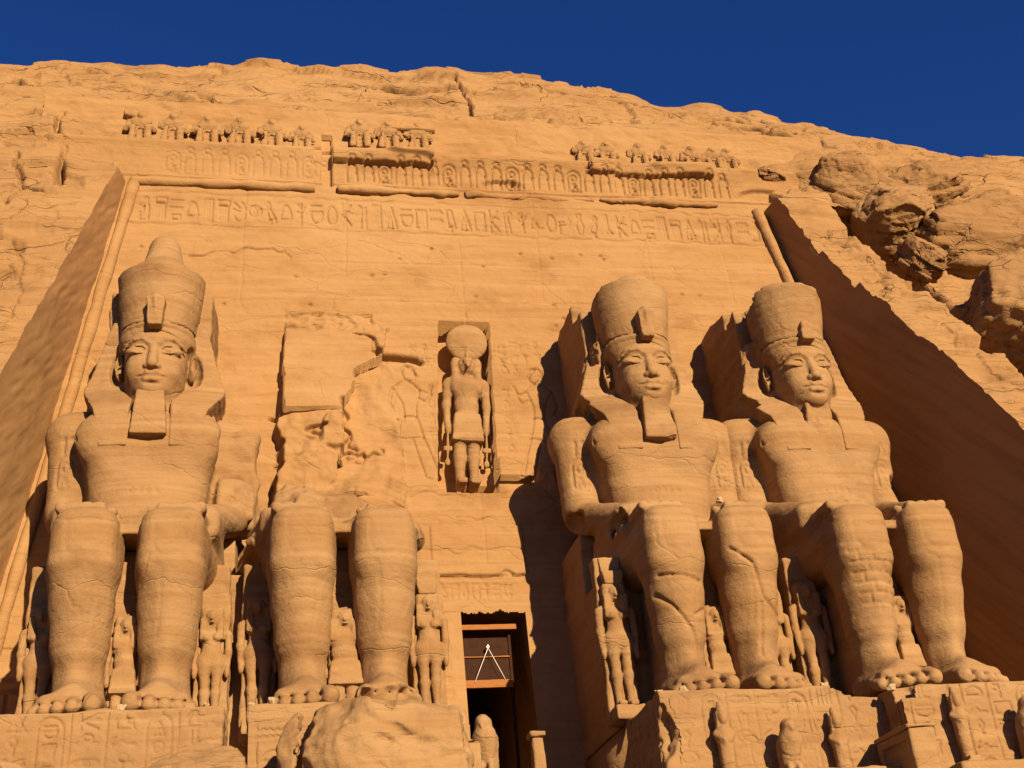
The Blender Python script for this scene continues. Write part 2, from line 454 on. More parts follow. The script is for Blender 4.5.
# ------------------------------------------------------------------ the setting: ground, cliff
FY0, FB = 9.3, .094
Yf = lambda z: FY0+FB*z                       # the battered facade plane
XL = lambda z: 15.95+.14*(28.4-z)                # where the side walls meet it
XR = lambda z: 16.35+.15*(28.4-z)
PX = lambda x: 1.0445*x+.25                     # facade drawing coordinates to metres
PZ = lambda z: 1.0321*z+.42
SPLAY = math.tan(R(10))                       # the side walls open outward
GROUND, TERR = -11.15, -3.9

def make_ground():
    n = 120
    t = np.linspace(-1, 1, n); a = np.sign(t)*np.abs(t)**3*3000
    b = np.sign(t)*np.abs(t)**3*3000
    X, Y = np.meshgrid(a, b, indexing='ij')
    Z = GROUND+.12*fbm(X*.05, Y*.05, 0, 3)*np.clip(np.hypot(X, Y)/30, 0, 1)
    o = link('ground', mesh_np('ground', np.stack([X, Y, Z], -1).reshape(-1, 3), grid_quads(n, n), M_SAND))
    tag(o, 'sandy ground in front of the temple', 'ground', kind='structure')
make_ground()

SKY_X = [-60, -24.2, -16.7, -13.3, -7.6, -.5, 3.2, 8.2, 13.2, 15.7, 20.9, 23.5, 28.1, 32.7, 38.5, 60]
SKY_Z = [40, 41.2, 41.8, 41.8, 42.1, 42.8, 43.0, 42.8, 42.2, 41.4, 41.2, 40.8, 39.9, 39.0, 38.5, 36]
CRACKS = [  # (x, z) polylines on the rock above and beside the facade: width, depth
 ([(1.4, 41.5), (1.55, 40), (1.7, 37.5), (1.75, 36.2), (2.0, 34.6), (2.05, 34.2), (1.75, 33.6), (1.6, 32.6), (1.5, 31)], .15, .9),
 ([(-18.3, 36.5), (-19.0, 35.2), (-19.5, 33.4), (-19.4, 31.8), (-18.9, 30.3), (-18.8, 28.6), (-18.6, 26.6)], .15, .7),
 ([(-19.4, 33.2), (-21.5, 32.6), (-24, 32.9)], .12, .6),
 ([(-17.0, 32.6), (-13.5, 33.0), (-10, 33.3), (-6.2, 33.2)], .12, .5),
 ([(-6.5, 34.9), (-3, 34.6), (.5, 34.9)], .09, .45), ([(-11, 34.5), (-8, 34.9), (-7, 34.6)], .08, .35),
 ([(-12.5, 37.5), (-8, 37.0), (-4, 37.6)], .12, .5), ([(-16, 36), (-12.5, 36.4), (-11.6, 35.7)], .09, .4),
 ([(3, 36.5), (7.5, 36.0), (11, 36.5)], .10, .45), ([(6.5, 34.0), (10.5, 34.4), (12.5, 33.9)], .09, .4),
 ([(15.2, 34.2), (15.9, 32.6), (15.5, 31.2)], .28, 1.1),
 ([(14.0, 36.9), (16.5, 36.4), (18.5, 36.6), (20.2, 35.6), (21.6, 35.2)], .32, 1.3),
 ([(17.8, 38.2), (19.4, 36.8), (20.8, 36.3)], .2, .9), ([(13.2, 33.4), (13.8, 35.0)], .1, .4),
 ([(-8, 39.4), (-4, 39.8), (-1, 39.2), (3.5, 39.8)], .18, .8), ([(-18, 39.2), (-15, 38.8), (-12, 39.4)], .18, .8),
 ([(-24, 38.0), (-20, 37.4), (-17.5, 37.9)], .14, .7), ([(5, 40.4), (9, 39.8), (12, 40.2)], .16, .8),
 ([(18, 38.9), (22, 38.0), (25, 38.4)], .16, .8), ([(25, 36.4), (29, 35.6), (33, 36.4)], .18, .8), ([(27, 33.6), (31, 33.2), (35, 34)], .18, .8),
 ([(-21.0, 29.0), (-20.2, 27.2), (-20.5, 24.9)], .12, .6), ([(-22.5, 26.5), (-20.6, 26.6), (-19.3, 26.0)], .14, .6),
 ([(-19.6, 21.8), (-18.9, 19.4), (-19.3, 17.2)], .10, .5), ([(-23, 22.5), (-21, 22.9), (-19.4, 22.2)], .12, .5), ([(-24, 30.3), (-21.5, 30.0), (-19.6, 30.5)], .10, .5),
 ([(18.6, 26.0), (19.6, 23.2), (20.0, 21.8)], .08, .35), ([(20.0, 18.6), (20.9, 16), (21.4, 13.5)], .09, .4),
 ([(18.9, 22.0), (19.0, 20.8)], .07, .3),
]
def cliff_disp(x, z, zr=None):
    zr = z if zr is None else zr
    low = .36*fbm(x/8, 2.2, z/6, 3)
    zz = z + .8*noise(x/10, 5.5, z/10) + .02*x
    t = zz/1.15
    i = np.floor(t); fr = t-i
    a = noise(i*3.7, x/4.5, 1.5)+.5*noise(i*5.1, x/1.3, 7.7); b = noise((i+1)*3.7, x/4.5, 1.5)+.5*noise((i+1)*5.1, x/1.3, 7.7)
    beds = .36*(a+(b-a)*sstep(.92, 1, fr))
    t2 = zz/.37; i2 = np.floor(t2); f2 = t2-i2
    a2 = noise(i2*2.3, x/2.4, 11.5); b2 = noise((i2+1)*2.3, x/2.4, 11.5)
    beds2 = .13*(a2+(b2-a2)*sstep(.85, 1, f2))
    d = low+beds+beds2+.05*fbm(x*.7, 3.1, z*1.0, 4)
    warp = .25*noise(x*.5, 3, zz*.5)
    for bh, bw, am, thr in ((.95, 2.3, .26, .05), (.42, 1.1, .11, -.05)):
        bi = np.floor(zz/bh); bj = np.floor((x+warp*2+bi*.37*bw)/bw)
        gate = sstep(thr, thr+.08, noise(x/7+bh*9, 2.2, zz/3.2))
        d = d-am*gate*(.5+.5*noise(bi*3.7+.5, bj*5.3+.5, 2.5))
    # blocky spalls: patches where a sheet of rock has dropped off
    sp = noise(x/2.6+9, 1.1, zz/1.0)+.4*noise(x/.9, 4.4, zz/.5)
    d = d - .24*sstep(.42, .47, sp)
    sp2 = noise(x/1.1+3, 8.1, zz/.42)+.4*noise(x/.5, 2.4, zz/.3)
    d = d - .10*sstep(.55, .60, sp2)
    for pl, w, dep in CRACKS:
        p = np.array(pl); lo, hi = p.min(0)-1, p.max(0)+1
        m = (x > lo[0]) & (x < hi[0]) & (zr > lo[1]) & (zr < hi[1])
        if not m.any(): continue
        xs, zs = x[m], zr[m]
        xw = xs+.30*noise(xs*1.1, zs*1.1, 3.3)+.07*noise(xs*4, zs*4, 1); zw = zs+.30*noise(xs*1.1, zs*1.1, 8.8)+.07*noise(xs*4, zs*4, 7)
        w = w*.72
        k = np.full(xs.shape, 9.0, np.float32)
        for u, v in zip(pl[:-1], pl[1:]): k = np.minimum(k, seg_dist(xw, zw, u, v))
        d[m] -= (2.1 if w > .1 else 1.2)*dep*np.exp(-(k/(w*.85))**2)*np.clip((1.0 if w > .14 else .8)+.4*noise(xs*.9, zs*.9, 5), .35, 1)
    return d
DIR = np.array([0, -.85, .52])
def slopeY(z, side): return 10.75-(28.2-z)/(2.62 if side < 0 else 2.08)
flank_edge = {}
def make_cliff():
    # upper cliff
    x = np.concatenate([np.linspace(-110, -28, 40), np.arange(-27.8, 46, .085), np.linspace(46.3, 160, 40)]).astype(np.float32)
    rows = np.linspace(0, 1, 190).astype(np.float32)
    zc = np.interp(x, SKY_X, SKY_Z)+.16*fbm(x*.3, 3, 3, 3)
    X = np.repeat(x[:, None], len(rows), 1)
    Z = 28.1+(zc[:, None]-28.1)*rows[None]
    Y = np.where(Z < 32.4, 10.72+(Z-28.1)*.30+0*X, 12.01+(18.5-12.01)*np.clip((Z-32.4)/(zc[:, None]-32.4), 0, 1))
    back = np.array([.3, .8, 1.5, 2.5, 4, 6, 9, 14, 22, 35, 60, 100], np.float32)
    Xb = np.repeat(x[:, None], len(back), 1); Yb = 18.5+np.repeat(back[None], len(x), 0); Zb = zc[:, None]+back[None]*.42-back[None]**2*.003
    Y = Y+.75*sstep(20.5, 16.8, np.abs(X-.25))*sstep(28.1, 29.6, Z)*sstep(35, 32.4, Z)
    X, Y, Z = np.concatenate([X, Xb], 1), np.concatenate([Y, Yb], 1), np.concatenate([Z, Zb], 1)
    Zn = Z+(Y-12)*.15
    d = cliff_disp(X, Zn, Z)
    wob = .22*noise(X*.35, 3, 4)+.08*noise(X*1.3, 6, 1)
    inside = sstep(16.9, 16.4, np.abs(X-.25))*sstep(.10, -.10, Z-32.95-wob)
    d = d*np.where((np.abs(X) < 16.9) & (Z < 32.9), .6, 1)
    ed = np.where(X < 0, .3+.7*sstep(0, 2.0, -X-15.95), .65+.35*sstep(0, 1.5, X-16.35))
    d = d*(1-(1-ed)*sstep(30.5, 28.1, Z))
    v = np.stack([X, Y, Z], -1)+d[..., None]*DIR
    v[..., 1] += 1.9*inside
    V = [v.reshape(-1, 3)]; Q = [grid_quads(*X.shape)]
    off = V[0].shape[0]
    # flanks
    for side in (-1, 1):
        z = np.concatenate([np.linspace(GROUND-1, 5, 40), np.arange(5.15, 28.3, .095)]).astype(np.float32)
        tt = np.concatenate([np.arange(0, 12 if side < 0 else 20, .095), np.linspace(12.5 if side < 0 else 20.5, 120, 40)]).astype(np.float32)
        base = XL(z) if side < 0 else XR(z)
        yb = slopeY(z, side)
        base = base+SPLAY*np.maximum(Yf(z)-yb, 0)
        X = side*(base[None, :]+tt[:, None]); Z = np.repeat(z[None], len(tt), 0)
        Y = np.repeat(yb[None], len(tt), 0)
        if side > 0:
            tw = tt[:, None]+.5*noise(0*Z+3, Z*.4, 2)+.2*noise(0*Z+3, Z*1.6, 2)
            g = sstep(2.9, 3.5, tw)*(1-.75*sstep(4.4, 5.6, tw))
            Y = Y+g*4.2*sstep(30, 26, Z)
        d = cliff_disp(X, Z)*(.3+.7*sstep(0, 2.0, tt[:, None]) if side < 0 else .65+.35*sstep(0, 1.5, tt[:, None]))
        v = np.stack([X, Y, Z], -1)+d[..., None]*DIR
        flank_edge[side] = v[0].copy()
        q = grid_quads(*X.shape, off)
        if side > 0: q = q[:, ::-1]
        V.append(v.reshape(-1, 3)); Q.append(q[:, ::-1] if False else q); off += V[-1].shape[0]
    o = link('cliff', mesh_np('cliff', np.concatenate(V), np.concatenate(Q), M_CLIFF, False))
    tag(o, 'weathered orange sandstone cliff around the temple facade', 'cliff', kind='structure')
make_cliff()

def make_side_wall(side):
    e = flank_edge[side]
    n = 70
    s = np.linspace(0, 1, n)
    zb = e[:, 2]
    Xb = side*((XL(zb) if side < 0 else XR(zb))-.5*SPLAY); Yb = Yf(zb)+.5
    B = np.stack([Xb, Yb, zb], -1)
    kk = np.ones(41)/41
    es = np.stack([np.convolve(np.pad(e[:, i], 20, mode='reflect', reflect_type='odd'), kk, 'valid') for i in range(3)], -1)
    B[:, 2] = es[:, 2]; B[:, 0] = side*((XL(es[:, 2]) if side < 0 else XR(es[:, 2]))-.5*SPLAY); B[:, 1] = Yf(es[:, 2])+.5
    wv = sstep(.80, 1, s)[:, None, None]
    v = B[None]*(1-s[:, None, None])+(es[None]*(1-wv)+e[None]*wv)*s[:, None, None]
    w = np.clip((1-s)*6, 0, 1)[:, None]
    v[..., 0] += w*(.05*fbm(v[..., 1]*.5, v[..., 2]*.5, side, 4)+.015*noise((v[..., 1]+v[..., 2])*.7, (v[..., 2]-v[..., 1])*3, 2))
    q = grid_quads(*v.shape[:2])
    if side < 0: q = q[:, ::-1]
    root = empty('side_wall', (side*17.5, 3, GROUND), 'shadowed rock cut side wall to the right of the fourth colossus' if side > 0 else 'sunlit rock cut side wall at the left end of the facade', 'rock wall')
    o = link('wall_face', mesh_np('wall_face', v.reshape(-1, 3)-np.array(root.location), q, M_WALL), root)
    # roll moulding down the inner corner
    vol = tube_pts([(side*((XL(z) if side < 0 else XR(z))-.42), Yf(z)-.02, z) for z in np.linspace(-3.5, 28.2, 40)], .27, 12, .05)
    m = link('corner_moulding', mesh_np('corner_moulding', vol[0]-np.array(root.location), vol[1], M_FAC), root)
def tube_pts(pts, r, n=10, rough_=0.0, seed=0, caps=True):
    p = np.array(pts, float)
    t = np.gradient(p, axis=0); t /= np.linalg.norm(t, axis=1, keepdims=True)
    up = np.array([0, 0, 1.]) if abs(t[:, 2]).mean() < .8 else np.array([0, 1., 0])
    a = np.cross(t, up); a /= np.linalg.norm(a, axis=1, keepdims=True); b = np.cross(a, t)
    th = np.linspace(0, 2*np.pi, n, endpoint=False)
    rr = np.broadcast_to(np.asarray(r, float), (len(p),))
    v = p[:, None]+rr[:, None, None]*(np.cos(th)[None, :, None]*a[:, None]+np.sin(th)[None, :, None]*b[:, None])
    if rough_: 
        dv = v-p[:, None]
        v = p[:, None]+dv*(1+rough_/max(rr.max(), .01)*fbm(v[..., 0]*1.5+seed, v[..., 1]*1.5, v[..., 2]*1.5, 3))[..., None]
    if caps:
        v = np.concatenate([np.repeat(p[:1, None], n, 1), v, np.repeat(p[-1:, None], n, 1)])
    m = v.shape[0]
    i = np.arange(m-1)[:, None]*n; j = np.arange(n)[None]; j2 = (j+1) % n
    q = np.stack([i+j, i+j2, i+n+j2, i+n+j], -1).reshape(-1, 4)
    return v.reshape(-1, 3), q
make_side_wall(-1); make_side_wall(1)

# ------------------------------------------------------------------ temple facade
DX0, DX1, DZ = -1.52, 1.03, 5.42
def make_facade():
    st = .046
    S = Sheet(np.arange(-19.6, 20.0, st), np.arange(-4.0, 32.6, st))
    U, V, d = S.U, S.V, S.d
    d += .05*fbm(U*.35, 1.0, V*.5, 4)+.018*fbm(U*1.6, 4.0, V*2.2, 3)
    zz = V+.3*noise(U*.15, 2, V*.2)
    d += .010*noise(U*.1, 7, zz*2.4)+.005*noise(U*.2, 3, zz*7)+.006*fbm(U*5, 2, V*6, 2)
    # the cornice curves outward above the roll moulding
    c = np.clip((V-27.45)/1.9, 0, 1)
    d += .42*c**2*(V < 29.5)+.10*(V > 27.4)*(V < 27.5)
    # torn and weathered stretches of the cornice
    lip = .40*sstep(28.85, 28.93, V+.06*noise(U*1.4, 1, 5))*(V < 29.75-.25*np.abs(noise(U*.5, 1, 1)))*(((U > -6.1) & (U < -1.2)) | ((U > 6.6) & (U < 13.1-.3*(V-28.8))))*(.85+.2*noise(U*.5, 2, 2))
    d += lip
    d -= .22*sstep(.1, .5, noise(U*.45, 6, V*.9))*(V > 27.5)*(V < 30)*(U > -7)
    edge = (U > -6.6)&(U < -6.1)&(V > 27.3)&(V < 31); d -= .35*edge
    d += (.13*fbm(U*.5, 9, V*.9, 4)-.03)*sstep(29.6, 30, V)
    d -= .25*sstep(29.75, 29.9, V)                       # the ledge the baboons sit on
    rec = (((U > -15.9) & (U < -6.5)) | ((U > -5.5) & (U < -1.0)))*sstep(31.12, 31.2, V+.18*noise(U*.6, 3, 1)-.3*(U > -6))*(V < 31.9)
    d += .30*rec*sstep(-.35, .1, noise(U*.5, 9, 2))
    # inscription band
    S.carve([[(-15.6, 26.45), (16, 26.55)], [(-15.8, 24.55), (16.2, 24.65)]], .07, .06, .1)
    seq = ['seated', 'comb', 'bars', 'loaf', 'reeds', 'comb', 'horns', 'eye', 'bird', 'loaf', 'sedge', 'basket', 'sun', 'kbird', 'staff', 'reeds', 'tri', 'basket', 'house', 'water', 'owl', 'tri', 'house',
           'kbird', 'staff', 'sedge', 'viper', 'sun', 'arm', 'jar', 'bird', 'leg', 'kbird', 'loaf', 'bars', 'reeds', 'comb', 'tri', 'staff', 'kbird', 'reed', 'water', 'leg']
    x = -14.9; w = 30.0/len(seq)
    for i, nm in enumerate(seq):
        S.carve(glyph(nm, x+.03, 24.78+.05*(i % 2), w*.86, 1.42, i % 3 == 0), .042, .11); x += w
    # frieze of cartouches and rearing cobras on the cornice
    x = -13.8; i = 0
    while x < 13.6:
        faint = .35 if x < -6 else 1.0
        if -6.7 < x < -5.9: x += .5; continue
        if i % 4 == 0: g = cartouche(x, 27.75, .62, 1.15, ['sun', 'seated'])
        else: g = [arc(x+.3, 28.45, .24, .42, -10, 190, 9)+[(x+.06, 27.75)], [(x+.52, 28.4), (x+.54, 27.75)], arc(x+.3, 29.0, .15, .13, 0, 360, 9)]
        S.carve(g, .045, .14*faint); x += .78; i += 1
    # saw joints of the moved blocks
    jr = random.Random(3)
    joints = [[(-.35, 7.5), (-.3, 24)], [(8.9, 10), (8.8, 26.5)], [(-10.2, 20), (-10.1, 27)], [(-9, 22.6), (15, 23.0)], [(-15.5, 20.3), (-8.5, 20.4)], [(-4, 20.5), (15.5, 20.8)], [(3.4, 20.7), (3.5, 27)], [(-15, 22.9), (-11.6, 22.8)],
              [(-8.5, 16.2), (-4.9, 16.3)], [(-3.6, 9.2), (1, 9.3)], [(-5.6, 22), (-5.5, 26.5)], [(1.1, 17.6), (4, 17.6)], [(12.7, 21), (12.6, 26.8)]]
    S.carve(joints, .045, .03, .05)
    S.carve([[(-12.4, 22.75), (-11.2, 23.05), (-10, 23.1), (-8.3, 23.25), (-8.15, 22.8)]], .05, .12, .25)
    for q in range(26):
        a, b = jr.uniform(-15, 15), jr.uniform(19, 24); S.carve([[(a, b), (a+.05, b+.02)]], .07, .12)
    # the stump of the second colossus's back pillar
    wob = .22*noise(U*1.1, 2, V*1.1)+.10*noise(U*3.7, 4, V*3.7)
    redge = np.interp(V, [9, 12, 14.4, 15.5, 16.4, 17.2, 18.5, 19.7], [-6.6, -6.2, -5.9, -5.6, -5.1, -4.2, -3.9, -4.3])+wob*1.2
    blk = (U > -8.3+.04*noise(V*2, 1, 1))*(U < redge)*(V > 14.2+.05*wob)*(V < 19.75+.25*wob)
    d += blk*(.28+.17*(19.75-V))
    toprough = sstep(18.35, 18.75, V+.9*wob)*(blk > 0)
    d += toprough*(-.30+.22*fbm(U*1.3, 5, V*1.6, 3))
    # below it the rock is torn: hollow patch, then rubble standing out toward the lap
    hollow = (U > redge)*(U < np.interp(V, [10, 13, 16.5, 17.2], [-3.4, -3.5, -3.6, -4.0])+wob*.5)*(V > 10.0+.6*wob)*(V < 17.0+.6*wob)
    d += hollow*(.16+.16*fbm(U*.9, 6, V*.9, 4))
    rub = (V <= 14.2+.05*wob)*sstep(-8.72, -8.40, U+1.1*wob)*sstep(-3.2, -4.6, U+.4*wob)
    hol2 = hollow*sstep(9.6, 13.5, V)
    d += rub*(1-hol2)*(1.12+.05*(14.2-V)+.22*fbm(U*.6, 8, V*.6, 4)-.25*sstep(.3, .4, noise(U*.7, 9, V*.9)))
    S.carve([[(-8.9, 14.3), (-8.5, 14.25)], [(-7.4, 12.9), (-6.8, 13.2)], [(-6.0, 14.6), (-5.5, 12.4)], [(-6.4, 12.3), (-5.4, 12.1), (-4.5, 12.4)], [(-5.2, 18.6), (-4.6, 18.1), (-4.2, 17.2)]], .1, .3, .3)
    S.carve([[(-4.5, 17.45), (-3.6, 17.4), (-2.5, 17.2)]], .12, .5, .1)
    # kings in sunk relief on both sides of the niche
    def king(x0, s, flip):
        f = -1 if flip else 1
        P = lambda *pts: [(x0+f*a*s, 11.3+b*s) for a, b in pts]
        out = [P((-.25, 5.3), (-.1, 5.55), (.2, 5.5), (.35, 5.15), (.3, 4.85), (.1, 4.75), (-.15, 4.9), (-.25, 5.3)),
               P((.0, 5.55), (.45, 5.0)), P((-.15, 4.8), (-.65, 4.35), (-.5, 4.15), (-.25, 3.6), (-.2, 3.0), (-.4, 1.9), (-.35, .0)),
               P((.1, 4.75), (.5, 4.3), (.9, 4.15), (1.05, 4.6)), P((.5, 4.3), (.3, 3.6), (.3, 3.0), (.55, 2.0), (.9, .9), (1.1, .1)),
               P((-.4, 1.9), (.55, 2.0)), P((.1, 1.9), (.35, .9), (.55, .1), (.8, .05)), P((-.2, 3.0), (.3, 3.0)), P((.45, 3.9), (.75, 3.7), (1.0, 4.15)), P((-.65, 4.35), (-.8, 3.6), (-.6, 3.2))]
        S.carve(out, .045, .11)
    king(-3.1, 1.02, False); king(2.6, 1.02, True)
    for gx, fl in ((-2.3, 0), (.95, 1)):
        for r_ in range(7):
            S.carve(glyph(some(1, r_+gx*10)[0], gx, 17.6-r_*.72-.7*(r_ > 1), .36, .55), .04, .05)
    S.carve(sum([glyph(nm, 1.0+.5*(i % 4), 17.9-.65*(i//4), .4, .5) for i, nm in enumerate(some(10, 5))], []), .04, .05)
    S.carve(sum([glyph(nm, -3.0+.5*(i % 3), 17.7-.6*(i//3), .4, .45) for i, nm in enumerate(some(6, 8))], []), .04, .05)
    # niche of the god
    nl = np.interp(V, [11, 19.6], [-2.05, -1.55]); nr = np.interp(V, [11, 19.6], [.42, .72])
    n_in = (U > nl)*(U < nr)*(V < 19.45)*(V > 10.75)
    d[...] = np.where(n_in > 0, -1.25+.03*fbm(U, 1, V, 3), d)
    lp = (U > -18.6)*(U < -17.1)*(V > .3)*(V < 2.9); d -= .12*lp*((U > -17.25)|(V > 2.75)|((U > -17.7)&(U < -17.55))); S.carve([[(-18.6, 4.35), (-17.0, 4.3)], [(-17.1, 3.2), (-18.6, 3.25)]], .06, .12, .1)
    # stepped blocks under the niche
    d += .55*(U > -1.0+.1*wob)*(U < 1.9)*(V > 11.3)*(V < 12.15+.3*wob)*(U > -.75)
    d += .10*(U > -2.5)*(U < 1.2)*(V > 7.02+.12*wob)*(V < 9.2)
    S.carve([[(-2.5, 7.0), (-1.2, 6.98), (1.1, 7.05)]], .07, .15, .15)
    S.carve([[(-3.0, 8.0), (1, 8.1)], [(-1.3, 9.4), (.2, 9.45)], [(-3.4, 10.6), (.8, 10.7)]], .05, .07, .2)
    S.carve(sum([glyph(nm, -2.3+.42*i, 5.95, .34, .75) for i, nm in enumerate(some(7, 21))], []), .035, .05)
    # door jamb glyphs
    S.carve(sum([glyph(nm, -2.35, 5.0-.62*i, .42, .48) for i, nm in enumerate(some(9, 31))], []), .04, .04)
    near = sstep(.7, .25, np.maximum(np.maximum(DX0-U, U-DX1), V-DZ)); d *= 1-near
    ZW = PZ(V)
    v = np.stack([PX(U), Yf(ZW)-d, ZW], -1)
    q = grid_quads(*U.shape)
    cx = U.reshape(-1)[q].mean(1); cz = V.reshape(-1)[q].mean(1)
    hole = (cx > DX0) & (cx < DX1) & (cz < DZ+.10*noise(cx*2.5, 1, 1)+.05*noise(cx*9, 1, 1))
    q = q[~hole]
    # small blind doorway at the left end
    root = empty('temple_facade', (0, Yf(-4), -4), 'rock cut temple facade with hieroglyph band, niche and dark doorway', 'temple facade')
    L0 = np.array(root.location)
    link('facade_wall', mesh_np('facade_wall', v.reshape(-1, 3)-L0, q, M_FAC, False), root)
    # roll moulding: three surviving lengths, the torn ones ragged
    for x0, x1, rr, rg, sd in ((-15.3, -6.95, .25, .06, 1), (-5.9, -.1, .24, .10, 2), (6.9, 13.0, .23, .13, 3)):
        xs = np.linspace(x0, x1, 60)
        end = np.clip(np.minimum(xs-x0, x1-xs)/.6, 0, 1)
        r_ = rr*(.55+.45*np.sqrt(end)) if sd > 1 else rr*np.clip(end*4, .8, 1)
        r_ = r_*(1-.35*sstep(.15, .5, noise(xs*.8+sd, sd, 2))*(sd > 1))
        v_, q_ = tube_pts([(PX(x), Yf(PZ(27.12))-.06-.02*math.sin(x), PZ(27.12)+.004*x) for x in xs], r_, 12, rg, sd)
        link('roll_moulding', mesh_np('roll_moulding', v_-L0, q_, M_FAC), root)
    # ragged remains of the moulding between them
    xs = np.linspace(.2, 6.6, 60)
    v_, q_ = tube_pts([(PX(x), Yf(PZ(27.1))+.05, PZ(27.15)+.06*math.sin(x*2.3)) for x in xs], .17+.06*np.sin(xs*3.1), 10, .15, 5)
    link('broken_moulding', mesh_np('broken_moulding', v_-L0, q_, M_FAC), root)
    # passage behind the door
    dx0, dx1, dz = PX(DX0)-.14, PX(DX1)+.14, PZ(DZ)+.28
    y0, y1 = 0, 26.0
    P = [(dx0, Yf(-4)-.04, -4), (dx0, Yf(dz)-.04, dz), (dx1, Yf(dz)-.04, dz), (dx1, Yf(-4)-.04, -4)]
    n = 30
    vv, qq = [], []
    for k in range(n):
        t = k/(n-1)
        for (a, y, z) in P: vv.append((a, y+.05+t*(y1-y), z if z > 0 else -4))
    for k in range(n-1):
        for j in range(3):
            a = k*4+j; qq.append((a, a+1, a+5, a+4))
    b = (n-1)*4; qq.append((b, b+1, b+2, b+3))
    v_ = np.array(vv, float)
    link('entrance_passage', mesh_np('entrance_passage', v_-L0, qq, M_WALL, False), root)
make_facade()

# ------------------------------------------------------------------ the colossi
def carve_verts(v, n, polys, w, depth, mask, ax=0):
    """cut outlines (given in the x/z or y/z plane) into the vertices that mask allows"""
    d = np.zeros(len(v))
    idx = np.where(mask)[0]
    u, z = v[idx, ax], v[idx, 2]
    for pl in polys:
        p = np.array(pl); lo, hi = p.min(0)-3*w, p.max(0)+3*w
        m = (u > lo[0]) & (u < hi[0]) & (z > lo[1]) & (z < hi[1])
        if not m.any(): continue
        k = np.full(m.sum(), 9.0)
        for a, b in zip(pl[:-1], pl[1:]): k = np.minimum(k, seg_dist(u[m], z[m], a, b))
        d[idx[m]] = np.maximum(d[idx[m]], depth*np.exp(-(k/w)**2))
    return v-n*d[:, None]

def body_field():
    B = Vol((-4.4, -.8, -.15), (4.4, 8.2, 13.9), .064)
    # lower legs and thighs
    chain(B, [((1.34, 1.62, 5.9), .90), ((1.34, 1.64, 4.7), .935), ((1.34, 1.70, 3.7), .89), ((1.32, 1.84, 2.6), .79), ((1.30, 2.10, 1.5), .62), ((1.28, 2.35, .6), .60)], .45)
    B.add(mir(rbox((1.34, 1.64, 5.72), (.96, 1.08, 1.15), .50)), .6)
    B.add(mir(cone((1.38, 2.0, 5.82), (1.75, 6.0, 5.95), 1.05, 1.25)), .4)
    B.add(mir(cone((1.31, 2.7, 4.6), (1.30, 2.6, 2.6), .64, .50)), .5)               # calf
    B.add(mir(cone((1.32, .86, 5.2), (1.28, 1.30, 1.7), .12, .12)), .55)              # shin
    # feet
    B.add(mir(cone((1.29, 2.2, .70), (1.24, .60, .50), .68, .46, (1.22, 1, 1))), .35)
    B.add(mir(cone((1.28, 1.85, 1.35), (1.22, .65, .80), .46, .24)), .5)
    B.add(mir(rbox((1.26, 1.3, .36), (.95, 1.25, .36), .30)), .35)
    toes = [(.54, .31, -.52), (1.06, .245, -.48), (1.48, .225, -.36), (1.87, .21, -.18), (2.21, .19, .06)]
    for x, r, yt in toes:
        B.add(mir(cone((x*.94+.06, 1.0, .42), (x, yt+r+.28, r*1.25), r*1.05, r*1.02)), .10)
        B.add(mir(cone((x, yt+r+.28, r*1.25), (x, yt+r, r*.95), r*1.04, r*.98)), .05)
    for (x, r, yt), (x2, r2, yt2) in zip(toes[:-1], toes[1:]):
        xm = (x+r+x2-r2)/2
        B.sub(mir(cone((xm, max(yt, yt2)-.1, .30), (xm*.97+.03, .80, .62), .055, .03)), .09)
    # kilt between the thighs
    B.add(rbox((0, 4.2, 6.35), (.8, 2.6, .26), .06), .12)
    B.add(rbox((0, 1.75, 6.3), (.62, .45, .17), .05), .05)
    B.add(ell((0, 6.0, 7.0), (2.45, 1.75, 1.7)), .6)
    # torso
    B.add(taper((0, 6.35, 7.0), (0, 6.55, 12.6), (1.72, 1.50), (2.66, 1.80), 1.0), .55)
    B.add(rbox((0, 7.0, 12.35), (3.0, 1.05, .80), .70), .45)
    B.add(mir(ell((2.98, 7.0, 12.25), (.95, 1.0, .97))), .4)
    B.add(mir(ell((1.2, 5.22, 11.35), (1.35, .52, .95))), .7)
    B.add(ell((0, 5.15, 8.5), (1.2, .62, 1.2)), .6)
    B.add(cone((0, 6.3, 12.3), (0, 6.0, 14.2), 1.15, 1.0), .4)
    # belt
    B.add(rough(ell((0, 6.2, 7.75), (2.22, 1.80, .42)), .0, 1), .10)
    # arms, forearms on the thighs, hands flat on the knees
    B.add(mir(cone((2.94, 6.9, 12.1), (2.92, 6.8, 9.3), .87, .76)), .42)
    B.add(mir(ell((2.90, 6.75, 8.85), (.74, .82, .72))), .25)
    B.add(mir(cone((2.86, 6.3, 8.55), (1.9, 2.9, 7.38), .66, .44)), .25)
    B.add(mir(rbox((2.15, 4.6, 7.15), (.62, 2.0, .62), .4)), .35)
    B.add(mir(rbox((1.58, 2.1, 7.02), (.80, 1.02, .19), .15)), .18)
    for x in (1.19, 1.60, 2.01): B.sub(mir(cone((x, 2.0, 7.24), (x, 1.0, 7.16), .035, .05)), .06)
    B.add(mir(cone((.95, 2.6, 7.15), (.62, 1.6, 7.0), .2, .17)), .10)
    return B
BASE_BODY = body_field()

def copy_vol(b):
    c = Vol.__new__(Vol); c.lo, c.h, c.n, c.ax, c.f = b.lo, b.h, b.n, b.ax, b.f.copy(); return c

